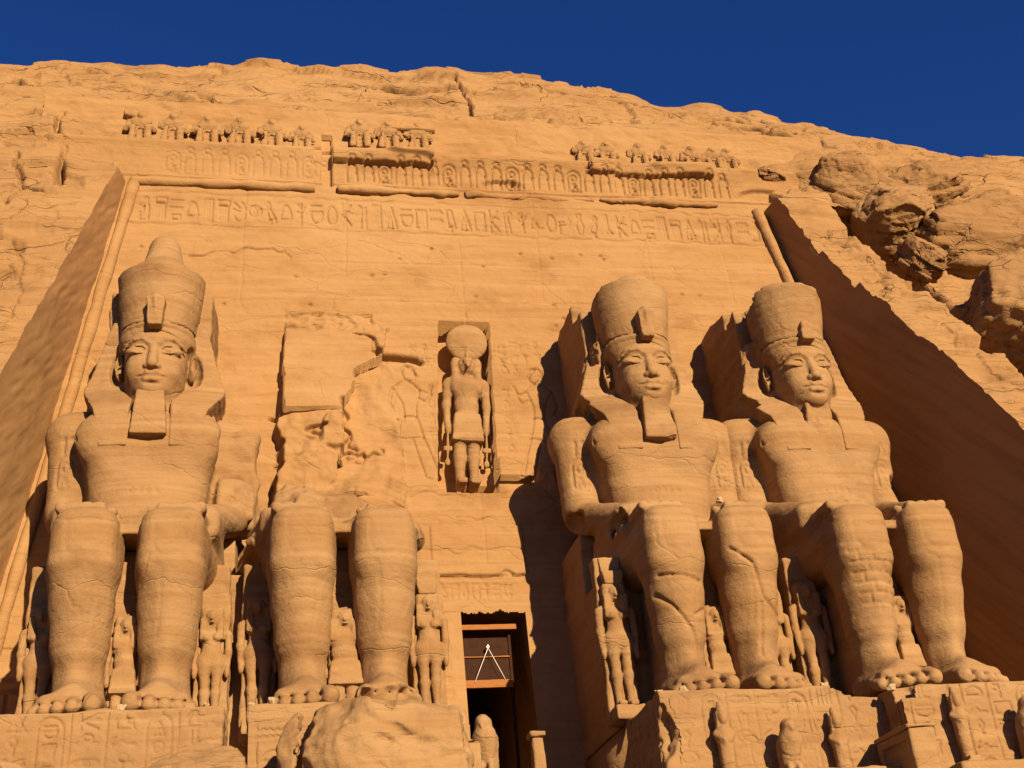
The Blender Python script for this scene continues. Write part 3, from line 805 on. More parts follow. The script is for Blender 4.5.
NECK_CUT = None
def make_body(which):
    B = copy_vol(BASE_BODY)
    if which == 1:       # broken left upper arm
        B.sub(rough(rbox((3.7, 5.6, 11.35), (1.15, 1.75, 2.35), .2, rotm('Z', 18)), .22, .8, 3), .1)
        B.add(rough(rbox((2.9, 7.9, 10.6), (1.0, .75, 2.0), .15), .22, .8, 5), .1)
        B.add(rough(rbox((2.95, 6.8, 9.4), (.75, .7, .75), .15, rotm('Z', 20)), .12, 1.0, 9), .1)
        B.sub(rough(ell((2.9, 2.0, 6.7), (.6, .8, .5)), .2, 1.5, 2), .1)
    if which == 2:       # only the legs and the stump of the lap are left
        B.sub(rough(rbox((0, 5.2, 12.4), (6, 4.0, 4.75), .1), .30, .8, 4), .1)
        B.add(rough(ell((-.3, 7.2, 7.1), (3.3, 3.2, 2.5)), .55, .6, 7, 4), .2)
        B.add(rough(ell((1.4, 4.2, 6.9), (1.4, 1.7, .85)), .35, .9, 9, 4), .2)
        B.add(rough(ell((-1.9, 4.6, 6.9), (1.3, 1.8, .85)), .35, .9, 11, 4), .2)
        B.add(mir(cone((2.7, 4.8, 7.2), (2.1, 2.6, 7.0), .5, .42)), .2)
        B.sub(rough(rbox((2.2, 1.6, 7.65), (1.3, 1.9, .75), .1), .15, 1.5, 2), .1)
        B.sub(rough(ell((1.5, -.4, .3), (1.2, .55, .5)), .2, 1.3, 6), .1)
        B.sub(rough(ell((2.2, -.1, .3), (.8, .9, .5)), .2, 1.3, 1), .1)
    if which == 3:
        B.sub(rough(ell((-2.9, 3.1, 7.1), (.75, .7, .5)), .25, 1.5, 2), .1)
        B.sub(rough(ell((-3.5, 6.2, 8.3), (.5, .8, .5)), .2, 1.2, 4), .1)
    if which == 4:
        B.sub(rough(ell((3.85, 6.3, 9.8), (.5, .8, .9)), .2, 1.5, 5), .1)
    v, q = B.mesh()
    def ex(x, y, z, n):
        e = .006*fbm(x*3.1, y*3.1, z*3.1, 3)-.045*sstep(1.2, 1.3, noise(x*.9+which*9, y*.9, z*1.2)+.3*noise(x*4, y*4, z*4))
        # joints in the stone
        for zz_, am in ((5.1, .014), (2.35, .016), (9.9, .014), (7.9, .014)): e = e - am*np.exp(-((z-zz_-.12*noise(x*.6+which, y*.6, 0))/.05)**2)
        return e
    v = weather(v, q, .022, .9, .006, ex)
    n = vnormals(v, q)
    front = n[:, 1] < -.35
    def cols(seed): return cartouche(-.35, 0, .7, 1.3, some(2, seed))
    off = lambda g, a, b: [[(u+a, w+b) for u, w in pl] for pl in g]
    if which != 2:
        arms = off(cartouche(-.3, 0, .6, 1.35, ['sun', 'seated']), -3.0, 9.7)+glyph('reed', -3.25, 11.2, .25, .6)+glyph('bird', -2.95, 11.2, .4, .6)
        v = carve_verts(v, n, arms, .05, .07, front & (v[:, 0] < -2.4))
        if which != 1: v = carve_verts(v, n, off(arms, 6.0, 0), .05, .06, front & (v[:, 0] > 2.4))
        v = carve_verts(v, n, sum([glyph(nm, -.55+.28*i, 8.95, .24, .3) for i, nm in enumerate(['sun', 'comb', 'reeds', 'bird'])], []), .035, .05, front & (v[:, 1] < 5.5))
        # edge of the pleated kilt and belt
        v = carve_verts(v, n, [[(-2.3, 7.95), (2.3, 7.95)]], .05, .06, front & (np.abs(v[:, 0]) < 2.2) & (v[:, 1] > 4))
    v = carve_verts(v, n, [[(-2.4, 6.55), (-1.9, 6.35), (-.5, 6.35)], [(.5, 6.35), (1.9, 6.35), (2.4, 6.55)]], .06, .03, front & (v[:, 1] < 1.6))
    # outlines of the knee caps and of the calf muscle
    kn = []
    for s in (-1, 1):
        kn += [arc(s*1.33, 5.55, .5, .5, 180, 360, 8), [(s*1.33-.5, 5.55), (s*1.33-.5, 6.3)], [(s*1.33+.5, 5.55), (s*1.33+.5, 6.3)]]
        kn += [[(s*1.0-.2, 4.9), (s*1.0+.1, 4.75), (s*1.0+.14, 3.6), (s*1.05, 2.6)]]
    v = carve_verts(v, n, kn, .06, .02, front & (v[:, 1] < 1.5))
    if which == 4:       # the brick repair on the shin
        br = []
        r_ = random.Random(2)
        zz = 5.35; row = 0
        while zz > 2.9:
            a, b = -2.25+.07*row, -.35
            br.append([(a, zz), (b, zz-.04)])
            x = a+(.3 if row % 2 else .55)
            while x < b: br.append([(x, zz), (x, zz-.36)]); x += r_.uniform(.5, .65)
            zz -= .36; row += 1
        v = carve_verts(v, n, br, .045, .06, (n[:, 1] < -.1) & (v[:, 1] < 2) & (v[:, 0] < 0))
    if which == 3:
        ck = [[(-2.2, 3.7), (-1.7, 3.2), (-1.1, 2.3), (-.9, 1.6)], [(-2.1, 4.3), (-.6, 4.1)], [(.5, 5.2), (1.2, 4.6), (1.5, 3.4), (2.2, 2.9)], [(1.4, 3.3), (1.2, 1.6), (1.4, 1.0)], [(-.5, 3.2), (-1.0, 2.9)]]
        v = carve_verts(v, n, ck, .05, .10, front & (v[:, 1] < 2))
    return v, q

def make_head():
    H = Vol((-1.75, 3.9, 12.5), (1.75, 7.3, 16.9), .036)
    H.add(ell((0, 5.95, 14.98), (1.13, 1.48, 1.75)))
    H.add(ell((0, 5.65, 13.98), (.92, 1.22, 1.0)), .33)
    H.add(rbox((0, 5.98, 14.5), (1.06, .98, 1.2), .5), .3)
    H.add(ell((0, 5.05, 13.35), (.62, .62, .48)), .35)
    H.add(ell((0, 4.72, 13.20), (.34, .24, .26)), .2)                    # chin
    H.add(mir(ell((.55, 5.0, 14.2), (.44, .46, .55))), .3)              # cheeks
    H.add(ell((0, 4.98, 15.3), (.95, .45, .55)), .3)                     # forehead
    H.add(ell((0, 4.72, 13.66), (.50, .28, .34)), .2)                    # muzzle
    H.add(cone((0, 5.9, 12.6), (0, 5.9, 13.6), 1.02, .95), .25)
    # eyes
    H.sub(mir(ell((.56, 4.40, 14.88), (.46, .24, .26))), .12)
    H.add(mir(ell((.58, 4.80, 14.88), (.44, .21, .20))), .03)
    for up in (1, -1):
        pts = [(.20, 4.60, 14.84), (.40, 4.555, 14.88+.15*up), (.62, 4.575, 14.88+.16*up), (.84, 4.67, 14.90+.08*up), (1.02, 4.83, 14.88)]
        for a, b in zip(pts[:-1], pts[1:]): H.add(mir(cone(a, b, .036, .036)), .03)
    br = [(.14, 4.50, 15.13), (.40, 4.50, 15.29), (.72, 4.60, 15.31), (1.02, 4.84, 15.17), (1.14, 5.02, 15.05)]
    for a, b in zip(br[:-1], br[1:]): H.add(mir(cone(a, b, .062, .055)), .06)
    # nose
    H.add(cone((0, 4.60, 15.02), (0, 4.36, 14.22), .13, .20), .10)
    H.add(ell((0, 4.32, 14.12), (.20, .20, .17)), .08)
    H.add(mir(ell((.20, 4.45, 14.08), (.14, .17, .125))), .07)
    H.sub(mir(ell((.11, 4.36, 13.96), (.065, .09, .05))), .03)
    # lips
    up = [(0, 4.43, 13.755), (.18, 4.425, 13.785), (.36, 4.52, 13.74), (.54, 4.66, 13.72)]
    for i, (a, b) in enumerate(zip(up[:-1], up[1:])): H.add(mir(cone(a, b, (.095, .10, .08)[i], (.10, .08, .03)[i])), .04)
    lo = [(0, 4.45, 13.53), (.22, 4.475, 13.54), (.48, 4.64, 13.67)]
    for i, (a, b) in enumerate(zip(lo[:-1], lo[1:])): H.add(mir(cone(a, b, (.125, .115)[i], (.115, .03)[i])), .05)
    sl = [(0, 4.32, 13.645), (.25, 4.36, 13.655), (.56, 4.60, 13.70)]
    for a, b in zip(sl[:-1], sl[1:]): H.sub(mir(cone(a, b, .032, .03)), .03)
    H.sub(ell((0, 4.44, 13.36), (.26, .09, .07)), .08)
    H.sub(cone((0, 4.40, 13.95), (0, 4.38, 13.86), .03, .04), .05)
    # ears
    M = rotm('Z', 32)
    H.add(mir(ell((1.34, 6.10, 14.86), (.15, .34, .60), M)), .06)
    H.sub(mir(ell((1.42, 5.94, 14.94), (.09, .17, .36), M)), .05)
    H.add(mir(ell((1.38, 6.0, 14.78), (.05, .08, .13), M)), .05)
    v, q = H.mesh()
    return weather(v, q, .014, 1.6, .005), q

def make_nemes(worn=0):
    N_ = Vol((-2.9, 4.0, 10.6), (2.9, 8.6, 17.3), .055)
    # cap and brow band
    N_.add(ell((0, 6.0, 15.75), (1.44, 1.50, 1.35)))
    N_.add(ell((0, 5.92, 15.98), (1.42, 1.52, .36)), .04)
    # the cloth: one sheet from the temples over the shoulders to the lappets on the chest
    pz = np.array([10.85, 11.6, 12.5, 13.1, 13.6, 13.95, 14.7, 15.6, 16.4, 16.95, 17.02])
    pw = np.array([1.72, 1.86, 2.08, 2.36, 2.58, 2.62, 2.38, 2.14, 1.93, 1.78, 1.2])
    pf = np.array([4.50, 4.50, 4.66, 5.12, 5.55, 5.85, 5.98, 5.98, 5.96, 5.95, 6.0])
    pi = np.array([.74, .74, .74, .70, .3, 0, 0, 0, 0, 0, 0])
    def cloth(x, y, z):
        zz = z[0, 0]
        w = np.interp(zz, pz, pw).astype(np.float32)[None, None]; f_ = np.interp(zz, pz, pf).astype(np.float32)[None, None]; i_ = np.interp(zz, pz, pi).astype(np.float32)[None, None]
        ax = np.abs(x)
        fy = f_+.22*(ax/2.2)**2
        back = np.where(z < 13.0, fy+1.5, 7.5)
        a_ = np.maximum((ax-w)*.9, np.maximum(fy-y, y-back)); a_ = np.maximum(a_, i_-ax)
        return np.maximum(a_, np.abs(z-13.93)-3.08)
    N_.add((cloth, V3(-2.8, 4.4, 10.8), V3(2.8, 7.6, 17.1)), .08)
    # hollow it for the face and the ears
    N_.sub(ell((0, 5.0, 14.3), (1.30, 1.30, 1.50)), .05)
    N_.sub(mir(ell((1.42, 5.75, 14.75), (.38, .72, .85))), .08)
    if worn:
        N_.sub(rough(ell((-2.6, 6.3, 13.4), (.5, .9, .8)), .3, 1.2, worn), .1)
        N_.sub(rough(ell((-1.95, 6.2, 16.3), (.35, .7, .8)), .3, 1.4, worn+3), .1)
    v, q = N_.mesh()
    def ex(x, y, z, n):
        cl = sstep(1.35, 1.6, np.abs(x))*(z < 16.3)*(z > 13.2)
        return cl*.010*np.sin(z*2*np.pi/.34)+ (z > 16.1)*(np.abs(x) < 1.45)*.012*np.sin(np.arctan2(x, -(y-6))*26)
    return weather(v, q, .025, 1.1, .006, ex), q

def make_crown(kind):
    K = Vol((-2.0, 4.1, 15.9), (2.0, 8.2, 21.6), .055)
    z0, z1 = 16.15, 18.85
    def fr(x, y, z):
        R_ = 1.43+(1.70-1.43)*np.clip((z-z0)/(z1-z0), 0, 1)
        rad = np.sqrt(x**2+((y-6.05)/1.03)**2)
        slope = z-(18.85+.10*(y-6))
        return np.maximum(np.maximum(rad-R_, slope), (z0+.28*np.clip((y-4.6), 0, 2)*.35)-z)
    K.add((fr, V3(-1.8, 4.2, 16.0), V3(1.8, 7.9, 19.1)))
    if kind == 1:
        K.add(ell((0, 6.1, 18.6), (1.45, 1.5, 1.05)), .1)
        K.add(cone((0, 6.15, 19.3), (0, 6.25, 20.45), .92, .66), .35)
    else:
        K.add(ell((0.05, 6.15, 18.45), (1.52, 1.6, 1.30)), .15)
        K.sub(rough(rbox((0, 6, 19.98), (3, 3, .9), .1, rotm('Y', 3)), .16, .8, kind), .1)
        K.sub(rough(ell((-1.65, 6.3, 19.0), (.75, 1.2, .8)), .3, 1.1, kind+2), .05)
        K.sub(rough(ell((1.5, 5.2, 19.1), (.7, .8, .5)), .25, 1.3, kind+6), .05)
    v, q = K.mesh()
    return weather(v, q, .030, .9, .007), q

def make_uraeus(kind):
    U = Vol((-.7, 3.7, 15.4), (.7, 5.2, 17.6), .036)
    if kind == 4:
        U.add(taper((0, 4.5, 15.8), (0, 4.5, 16.35), (.30, .38), (.26, .3), .08))
        U.add(rough(taper((-.05, 4.45, 16.2), (.02, 4.5, 16.9), (.22, .2), (.14, .18), .06), .12, 2.0, 1), .05)
    else:
        U.add(taper((0, 4.42, 15.72), (0, 4.32, 16.95), (.26, .34), (.37, .30), .07))
        U.add(ell((0, 4.22, 16.95), (.25, .26, .22)), .1)
        U.add(cone((0, 4.12, 16.2), (0, 4.02, 16.8), .08, .10), .08)
        for s in (-1, 1): U.sub(cone((s*.2, 4.06, 16.0), (s*.27, 3.98, 16.85), .03, .03), .05)
    v, q = U.mesh()
    return weather(v, q, .02, 2.0, .01), q
def make_beard(kind):
    D = Vol((-.95, 3.9, 10.9), (.95, 5.6, 13.5), .045)
    if kind == 4:
        D.add(rough(taper((.05, 5.0, 11.6), (0, 5.0, 13.1), (.80, .30), (.45, .28), .1), .10, 1.4, 6))
    else:
        D.add(taper((0, 4.62, 11.22), (0, 4.72, 13.12), (.66, .34), (.50, .24), .05))
        D.add(rbox((0, 5.05, 12.0), (.32, .45, .8), .05), .05)
    if kind == 3:
        D.sub(rough(ell((.6, 4.3, 11.15), (.38, .4, .22)), .12, 2, 3), .03)
    v, q = D.mesh()
    return weather(v, q, .03, 1.3, .008), q
def make_throne(kind):
    T = Vol((-3.7, 2.3, -.2), (3.7, 10.2, 8.5), .09)
    T.add(rbox((0, 7.0, 2.75), (3.18, 2.8, 2.8), .08))
    T.add(rbox((0, 4.1, 3.0), (.62, 1.45, 3.05), .05), .03)          # panel between the legs
    T.add(mir(rbox((1.35, 3.3, 2.4), (.55, 1.2, 2.4), .2)), .3)       # stone left behind the calves
    T.add(mir(rbox((2.75, 8.2, 6.4), (.48, 1.7, 1.7), .06)), .05)
    T.sub(rough(ell((3.3, 4.0, 5.4), (.5, .7, .4)), .2, 1.5, kind), .05)
    v, q = T.mesh()
    v = weather(v, q, .04, .9, .03)
    n = vnormals(v, q)
    return v, q, n
def glyph_strip(x0, x1, z0, z1, y, names, mat_name, cols=1, normal='front', amp=.05, step=.045, seed=0):
    """a thin carved slab (front face at y): columns of signs cut into it"""
    S = Sheet(np.arange(x0, x1+1e-4, step), np.arange(z0, z1+1e-4, step))
    S.d += .02*fbm(S.U*.8+seed, seed, S.V*1.1, 4)
    w = (x1-x0)/cols; per = len(names)//cols
    for c in range(cols):
        S.carve(text_column(x0+c*w+.02, z1-.08, w-.04, z1-z0-.16, names[c*per:(c+1)*per], cols > 1), .038, amp)
    return S
def sheet_slab(S, y, thick):
    nu, nv = S.U.shape
    f = np.stack([S.U, y-S.d, S.V], -1).reshape(-1, 3)
    b = np.stack([S.U, np.full_like(S.U, y+thick), S.V], -1).reshape(-1, 3)
    q = grid_quads(nu, nv)
    v = np.concatenate([f, b]); o = nu*nv
    e = [np.arange(nv), np.arange(nu)*nv+nv-1, (np.arange(nv)[::-1])+(nu-1)*nv, (np.arange(nu)[::-1])*nv]
    qs = [q]
    for k in e:
        qs.append(np.stack([k[:-1], k[:-1]+o, k[1:]+o, k[1:]], -1)[:, ::-1])
    return v, np.concatenate(qs)

def make_pillar(kind):
    P_ = Vol((-2.5, 6.6, 10.0), (2.5, 12.0, 20.6), .09)
    P_.add(rough(rbox((0, 9.3, 15.0), (1.98, 2.45, 4.6), .08), .10, .7, kind))
    if kind != 1:
        P_.sub(rough(rbox((-1.6, 7.2, 19.6), (.9, 1.0, 1.0), .1, rotm('Y', 25)), .25, .9, kind+1), .05)
        P_.sub(rough(rbox((1.6, 7.2, 19.9), (.9, 1.4, .9), .1, rotm('Y', -20)), .25, .9, kind+4), .05)
    else:
        P_.sub(rough(rbox((0, 7.6, 19.9), (3, 1.0, 1.0), .1), .15, .9, 3), .05)
    v, q = P_.mesh()
    return weather(v, q, .03, .8, .03), q

SX = [-13.32, -6.49, 6.19, 13.24]
HEAD = make_head()
THR = make_throne(1)
MESH = {}
def put(name, vq, parent, mat):
    return link(name, mesh_np(name, vq[0], vq[1], mat), parent)
COL_LABEL = ['seated stone colossus at far left, complete tall crown, square beard and broken left arm',
             'broken colossus left of the doorway, only its seated legs and lap survive',
             'seated stone colossus just right of the doorway, flat topped crown and square beard',
             'seated stone colossus beside the shadowed right wall, beard broken and bricked up shin']
COLOSSI = []
head_me = thr_me = None
for i in range(4):
    k = i+1
    root = empty('colossus', (SX[i], 0, 0), COL_LABEL[i], 'statue', 'seated colossi of the facade')
    COLOSSI.append(root)
    put('body', make_body(k), root, M_STAT)
    if thr_me is None: thr_me = mesh_np('throne', THR[0], THR[1], M_STAT)
    th = link('throne', thr_me, root)
    S = glyph_strip(-.52, .52, .3, 5.9, 0, some(7, 40+i), '', 1, amp=.06, step=.04, seed=i)
    link('inscribed_panel', mesh_np('inscribed_panel', *sheet_slab(S, 2.62, .12), M_STAT), th)
    if k == 2: continue
    if head_me is None: head_me = mesh_np('head', HEAD[0], HEAD[1], M_STAT)
    link('head', head_me, root)
    put('nemes_headcloth', make_nemes(0 if k == 1 else k), root, M_STAT)
    put('crown', make_crown(k), root, M_STAT)
    put('cobra_ornament', make_uraeus(k), root, M_STAT)
    b = put('beard', make_beard(k), root, M_STAT)
    if k == 4: b['label'] = 'broken stub of a beard'
    put('back_pillar', make_pillar(k), root, M_STAT)
del BASE_BODY

# ------------------------------------------------------------------ pedestals
def make_pedestal(x0, x1, label, seed, cuts=(), ncol=7, yf=-.95, holes=None):
    P_ = Vol((x0-.3, yf-.3, TERR-.15), (x1+.3, 3.2, .15), .062)
    P_.add(rough(rbox(((x0+x1)/2, yf+2.0, (TERR-.1)/2), ((x1-x0)/2, 2.0, -TERR/2-.02), .05), .05, .6, seed))
    for c in cuts: P_.sub(c, .05)
    v, q = P_.mesh()
    v = weather(v, q, .03, 1.1, .02)
    n = vnormals(v, q)
    w = (x1-x0-.5)/ncol
    g = []
    for c in range(ncol):
        a = x0+.25+c*w
        if c % 3 == 1: g += cartouche(a+.12*w, -2.0, .70*w, 1.72, some(3, seed+c)); g += text_column(a, -2.15, w, 1.5, some(2, seed+c+50), False)
        else: g += text_column(a, -.14, w, 3.4, some(6, seed+c))
    S = Sheet(np.arange(x0+.03, x1-.03, .036), np.arange(TERR+.1, -.13, .036))
    wear = sstep(-.2, .35, fbm(S.U*.5+seed, 2, S.V*.6, 3)+.25)
    S.carve(g, .034, .075)
    S.d *= .45+.55*wear
    S.d += .03*fbm(S.U*.8+seed, 2, S.V*.9, 4)+.012*noise(S.U*.2, 1, S.V*5)-.06*sstep(.5, .6, noise(S.U*.9, seed, S.V*1.1)+.3*noise(S.U*3, seed, S.V*3))
    fv = np.stack([S.U, yf-.05-S.d, S.V], -1).reshape(-1, 3); fq = grid_quads(*S.U.shape)
    keep = ~holes(S.U.reshape(-1)[fq].mean(1), S.V.reshape(-1)[fq].mean(1)) if holes else np.ones(len(fq), bool)
    fq = fq[keep]
    g2 = []
    for c in range(4): g2 += text_column(-.6+c*.9, -.15, .8, 3.2, some(6, seed+c+80))
    v = carve_verts(v, n, g2, .04, .09, (n[:, 0] < -.5) & (v[:, 0] < x0+.6), 1)
    root = empty('pedestal', ((x0+x1)/2, 1, TERR), label, 'pedestal', 'carved pedestals under the colossi')
    put('block', (v-np.array(root.location), q), root, M_STAT)
    link('inscribed_front', mesh_np('inscribed_front', fv-np.array(root.location), fq, M_STAT, False), root)
    # rest of the block back to the facade
    V8 = [(x, y, z) for x in (x0+.06, x1-.06) for y in (2.9, 9.8) for z in (TERR, -.14)]
    F6 = [(0, 1, 3, 2), (4, 6, 7, 5), (0, 4, 5, 1), (2, 3, 7, 6), (1, 5, 7, 3), (0, 2, 6, 4)]
    link('rear_block', mesh_np('rear_block', np.array(V8)-np.array(root.location), F6, M_STAT, False), root)
nx = lambda u, v, k: .12*noise(u*2.2+k, k, v*2.2)+.06*noise(u*6, k, v*6)
make_pedestal(-19.4, -10.12, 'carved pedestal at the left end under the colossus with the complete crown', 3, (), 9)
make_pedestal(-9.42, -2.95, 'pedestal behind the big fallen boulder under the pair of broken legs', 12, (rough(ell((-4.5, -1.1, -.2), (1.6, .6, .5)), .25, 1, 3), rough(rbox((-3.0, -.9, -.3), (.5, .5, .5), .1), .2, 1.2, 4)), 6,
              holes=lambda u, v: ((u > -6.1+nx(u, v, 1)) & (v > -.62+nx(u, v, 2))) | ((u > -3.6+nx(u, v, 1)) & (v > -.9+nx(u, v, 2))))
make_pedestal(2.95, 9.95, 'pedestal under the third colossus with its left side in deep shadow', 23, (rough(rbox((9.75, -.9, -.25), (.9, 1.3, .9), .1, rotm('Y', 38)), .12, 1, 3), rough(ell((2.95, -1.0, -1.3), (.35, .5, .9)), .2, 1.5, 3)), 7,
              holes=lambda u, v: (v > -.15-1.15*(u-8.75)+nx(u, v, 1)) | ((u < 3.35+nx(u, v, 3)) & (v > -2.3)) | ((u < 3.12+nx(u, v, 3))))
make_pedestal(10.95, 18.8, 'pedestal at the right end under the colossus without a beard', 35, (rough(rbox((10.9, -1.0, -.1), (.5, .5, .5), .1, rotm('Y', -30)), .12, 1.2, 6),), 8,
              holes=lambda u, v: (u < 11.5+nx(u, v, 1)) & (v > -.55+nx(u, v, 2)))

def infill(x0, x1, y0, z1, label):
    zb = TERR if z1 < 0 else -.4
    P_ = Vol((x0-.2, y0-.2, zb-.2), (x1+.2, y0+1.3, z1+.3), .08)
    P_.add(rough(rbox(((x0+x1)/2, y0+.5, (z1+zb)/2), ((x1-x0)/2, .5, (z1-zb)/2), .04), .06, .8, 4)); v, q = P_.mesh()
    tag(link('infill_wall', mesh_np('infill_wall', weather(v, q, .03, 1, .02), q, M_STAT)), label, 'wall')
infill(-10.3, -9.5, 4.7, 5.9, 'narrow stone infill between the thrones of the two left colossi')
infill(9.75, 11.1, .4, -.12, 'rough block set back in the gap between the two right pedestals')
def make_terrace():
    V8 = [(x, y, z) for x in (-26, 26) for y in (-5.2, 9) for z in (GROUND-.5, TERR+.02)]
    F6 = [(0, 1, 3, 2), (4, 6, 7, 5), (0, 4, 5, 1), (2, 3, 7, 6), (1, 5, 7, 3), (0, 2, 6, 4)]
    tag(link('terrace', mesh_np('terrace', V8, F6, M_SAND, False)), 'stone terrace the pedestals stand on', 'terrace', kind='structure')
    for x0, x1, lab in ((2.6, 9.9, 'low ledge at the foot of the third pedestal carrying falcon statues'), (11.75, 19, 'low ledge at the foot of the right end pedestal')):
        P_ = Vol((x0-.2, -2.5, TERR-.1), (x1+.2, -.7, -2.5), .07)
        P_.add(rough(rbox(((x0+x1)/2, -1.6, (TERR-2.85)/2), ((x1-x0)/2, .72, (-2.85-TERR)/2), .05), .04, .8, 2))
        v, q = P_.mesh(); v = weather(v, q, .03, 1, .02)
        tag(link('ledge', mesh_np('ledge', v, q, M_STAT)), lab, 'ledge')
make_terrace()

# ------------------------------------------------------------------ small standing statues
def figure_mesh(kind):
    F = Vol((-.95, -.75, -.05), (.95, .5, 5.4), .034)
    A = lambda p, k=.08: F.add(p, k)
    if kind == 'queen':
        A(mir(rbox((.19, -.16, .09), (.14, .32, .09), .07)))
        chain(F, [((.19, 0, .2), .13), ((.20, -.02, 1.1), .18), ((.21, -.02, 1.45), .16), ((.23, 0, 2.2), .29)], .1)
        A(ell((0, .0, 2.3), (.52, .32, .42)), .15); A(ell((0, 0, 2.8), (.33, .25, .5)), .15); A(ell((0, 0, 3.2), (.42, .27, .35)), .12)
        A(mir(ell((.19, -.22, 3.12), (.155, .15, .15))), .06); A(cone((-.45, .02, 3.4), (.45, .02, 3.4), .15, .15), .1)
    else:
        A(mir(rbox((.19, -.16, .09), (.15, .34, .09), .07)))
        chain(F, [((.19, 0, .2), .14), ((.21, 0, .95), .19), ((.22, 0, 1.6), .22)], .1)
        A(taper((0, -.03, 1.35), (0, 0, 2.3), (.50, .34), (.40, .27), .08), .08)
        A(ell((0, 0, 2.55), (.38, .27, .5)), .12); A(ell((0, 0, 3.15), (.50, .30, .42)), .12); A(cone((-.50, .02, 3.38), (.50, .02, 3.38), .17, .17), .1)
    chain(F, [((.58, .02, 3.32), .15), ((.62, .0, 2.6), .125), ((.58, -.06, 1.98), .10)], .07)
    A(mir(ell((.58, -.08, 1.8), (.10, .13, .19))), .06)
    A(cone((0, 0, 3.4), (0, -.02, 3.75), .17, .16), .06)
    if kind != 'god':
        A(ell((0, -.08, 3.85), (.26, .30, .34)), .08)
        A(cone((0, -.36, 3.92), (0, -.40, 3.78), .04, .06), .05); A(ell((0, -.36, 3.66), (.10, .06, .035)), .03)
        F.sub(mir(ell((.11, -.385, 3.93), (.08, .05, .04))), .03)
        A(rbox((0, .06, 3.85), (.42, .28, .45), .16), .03)
        A(mir(rbox((.30, -.14, 3.45), (.13, .16, .42), .07)), .05)
    else:
        A(ell((0, -.06, 3.85), (.30, .34, .30)), .08); A(cone((0, -.34, 3.86), (0, -.48, 3.66), .12, .04), .06)
        F.sub(mir(ell((.17, -.33, 3.9), (.07, .06, .05))), .03)
        A(mir(cone((.33, -.02, 4.05), (.36, -.12, 3.1), .15, .14)), .05)
        A(rbox((0, .12, 3.9), (.34, .2, .32), .12), .05)
    if kind == 'prince': F.sub(rough(rbox((0, -.5, 5.0), (1, .6, .6), .05), .1, 2, 1), .03)
    v, q = F.mesh()
    return weather(v, q, .018, 2.2, .010), q
def crown_mesh():
    F = Vol((-.6, -.5, 4.15), (.6, .5, 5.5), .034)
    F.add(taper((0, .02, 4.25), (0, .0, 4.72), (.30, .27), (.40, .30), .06)); F.add(taper((0, .08, 4.7), (0, .12, 5.3), (.34, .12), (.40, .10), .05), .04)
    F.sub(cone((0, -.2, 4.8), (0, -.1, 5.4), .03, .03), .04)
    v, q = F.mesh(); return weather(v, q, .015, 2, .01), q
def slab_mesh(w, h, d, seed):
    F = Vol((-w-.2, -.1, -.1), (w+.2, d+.2, h+.25), .06)
    F.add(rough(rbox((0, d/2, h/2), (w, d/2, h/2), .05), .04, 1.2, seed)); v, q = F.mesh(); return weather(v, q, .02, 1.4, .015), q
QM = {}
for kd in ('queen', 'prince', 'god'):
    QM[kd] = mesh_np(kd+'_figure', *figure_mesh(kd), M_STAT)
QM['crown'] = mesh_np('plumed_crown', *crown_mesh(), M_STAT)
QM['slab'] = mesh_np('back_slab', *slab_mesh(.56, 5.95, .55, 1), M_STAT)
QM['slab2'] = mesh_np('back_slab', *slab_mesh(.52, 3.3, .3, 2), M_STAT)
QM['plinth'] = mesh_np('plinth', *slab_mesh(.52, .5, .95, 3), M_STAT)
def statuette(kind, ci, x, y, s, label, crown=False, slab=True, rz=0, group=None, sx=1.0):
    nm = {'queen': 'queen_statue', 'prince': 'prince_statue'}[kind]
    root = empty(nm, (SX[ci]+x, y, -.03), label, 'statue', group, R(rz))
    f = link('figure', QM[kind], root); f.scale = (s*sx, s, s)
    if kind == 'queen':
        f.location = (0, 0, .5); pl = link('plinth', QM['plinth'], root); pl.location = (0, -.62, 0)
    if crown: c = link('crown', QM['crown'], root); c.scale = (s, s, s); c.location = (0, 0, .5 if kind == 'queen' else 0)
    if slab:
        b = link('back_slab', QM['slab' if kind == 'queen' else 'slab2'], root); b.location = (0, .12, 0)
        if kind == 'prince': b.scale = (.95, 1, .97*s/ .72)
    return root
QG, PG = 'queen statues beside the legs of the colossi', 'small statues between the shins of the colossi'
statuette('queen', 0, -2.78, 3.6, .94, 'slim statue in the shade at the outer left leg of the leftmost colossus', group=QG)
statuette('prince', 0, .02, 2.25, .86, 'small statue between the shins of the leftmost colossus', group=PG)
statuette('queen', 0, 2.60, 3.6, .90, 'plain wigged queen statue at the right leg of the leftmost colossus', group=QG)
statuette('queen', 1, -2.70, 3.6, .98, 'statue in the shaded gap left of the broken colossus legs', group=QG)
statuette('prince', 1, .05, 1.95, .86, 'blocky kilted statue between the two broken colossus legs', sx=1.35, group=PG)
statuette('queen', 1, 2.95, 3.3, .96, 'queen statue with crown between the broken legs and the doorway', True, group=QG)
statuette('queen', 2, -3.04, 3.4, 1.03, 'queen statue in plumed crown at the sunlit left leg of the third colossus', True, group=QG)
statuette('prince', 2, .1, 2.2, .84, 'small statue between the shins of the third colossus', group=PG)
statuette('queen', 2, 2.85, 3.6, .94, 'half hidden statue behind the right leg of the third colossus', True, group=QG)
statuette('queen', 3, -2.72, 3.6, 1.03, 'wigged queen statue on a tall slab between the third and fourth colossi', group=QG)
statuette('prince', 3, .1, 2.2, .90, 'small statue between the shins of the colossus at far right', group=PG)

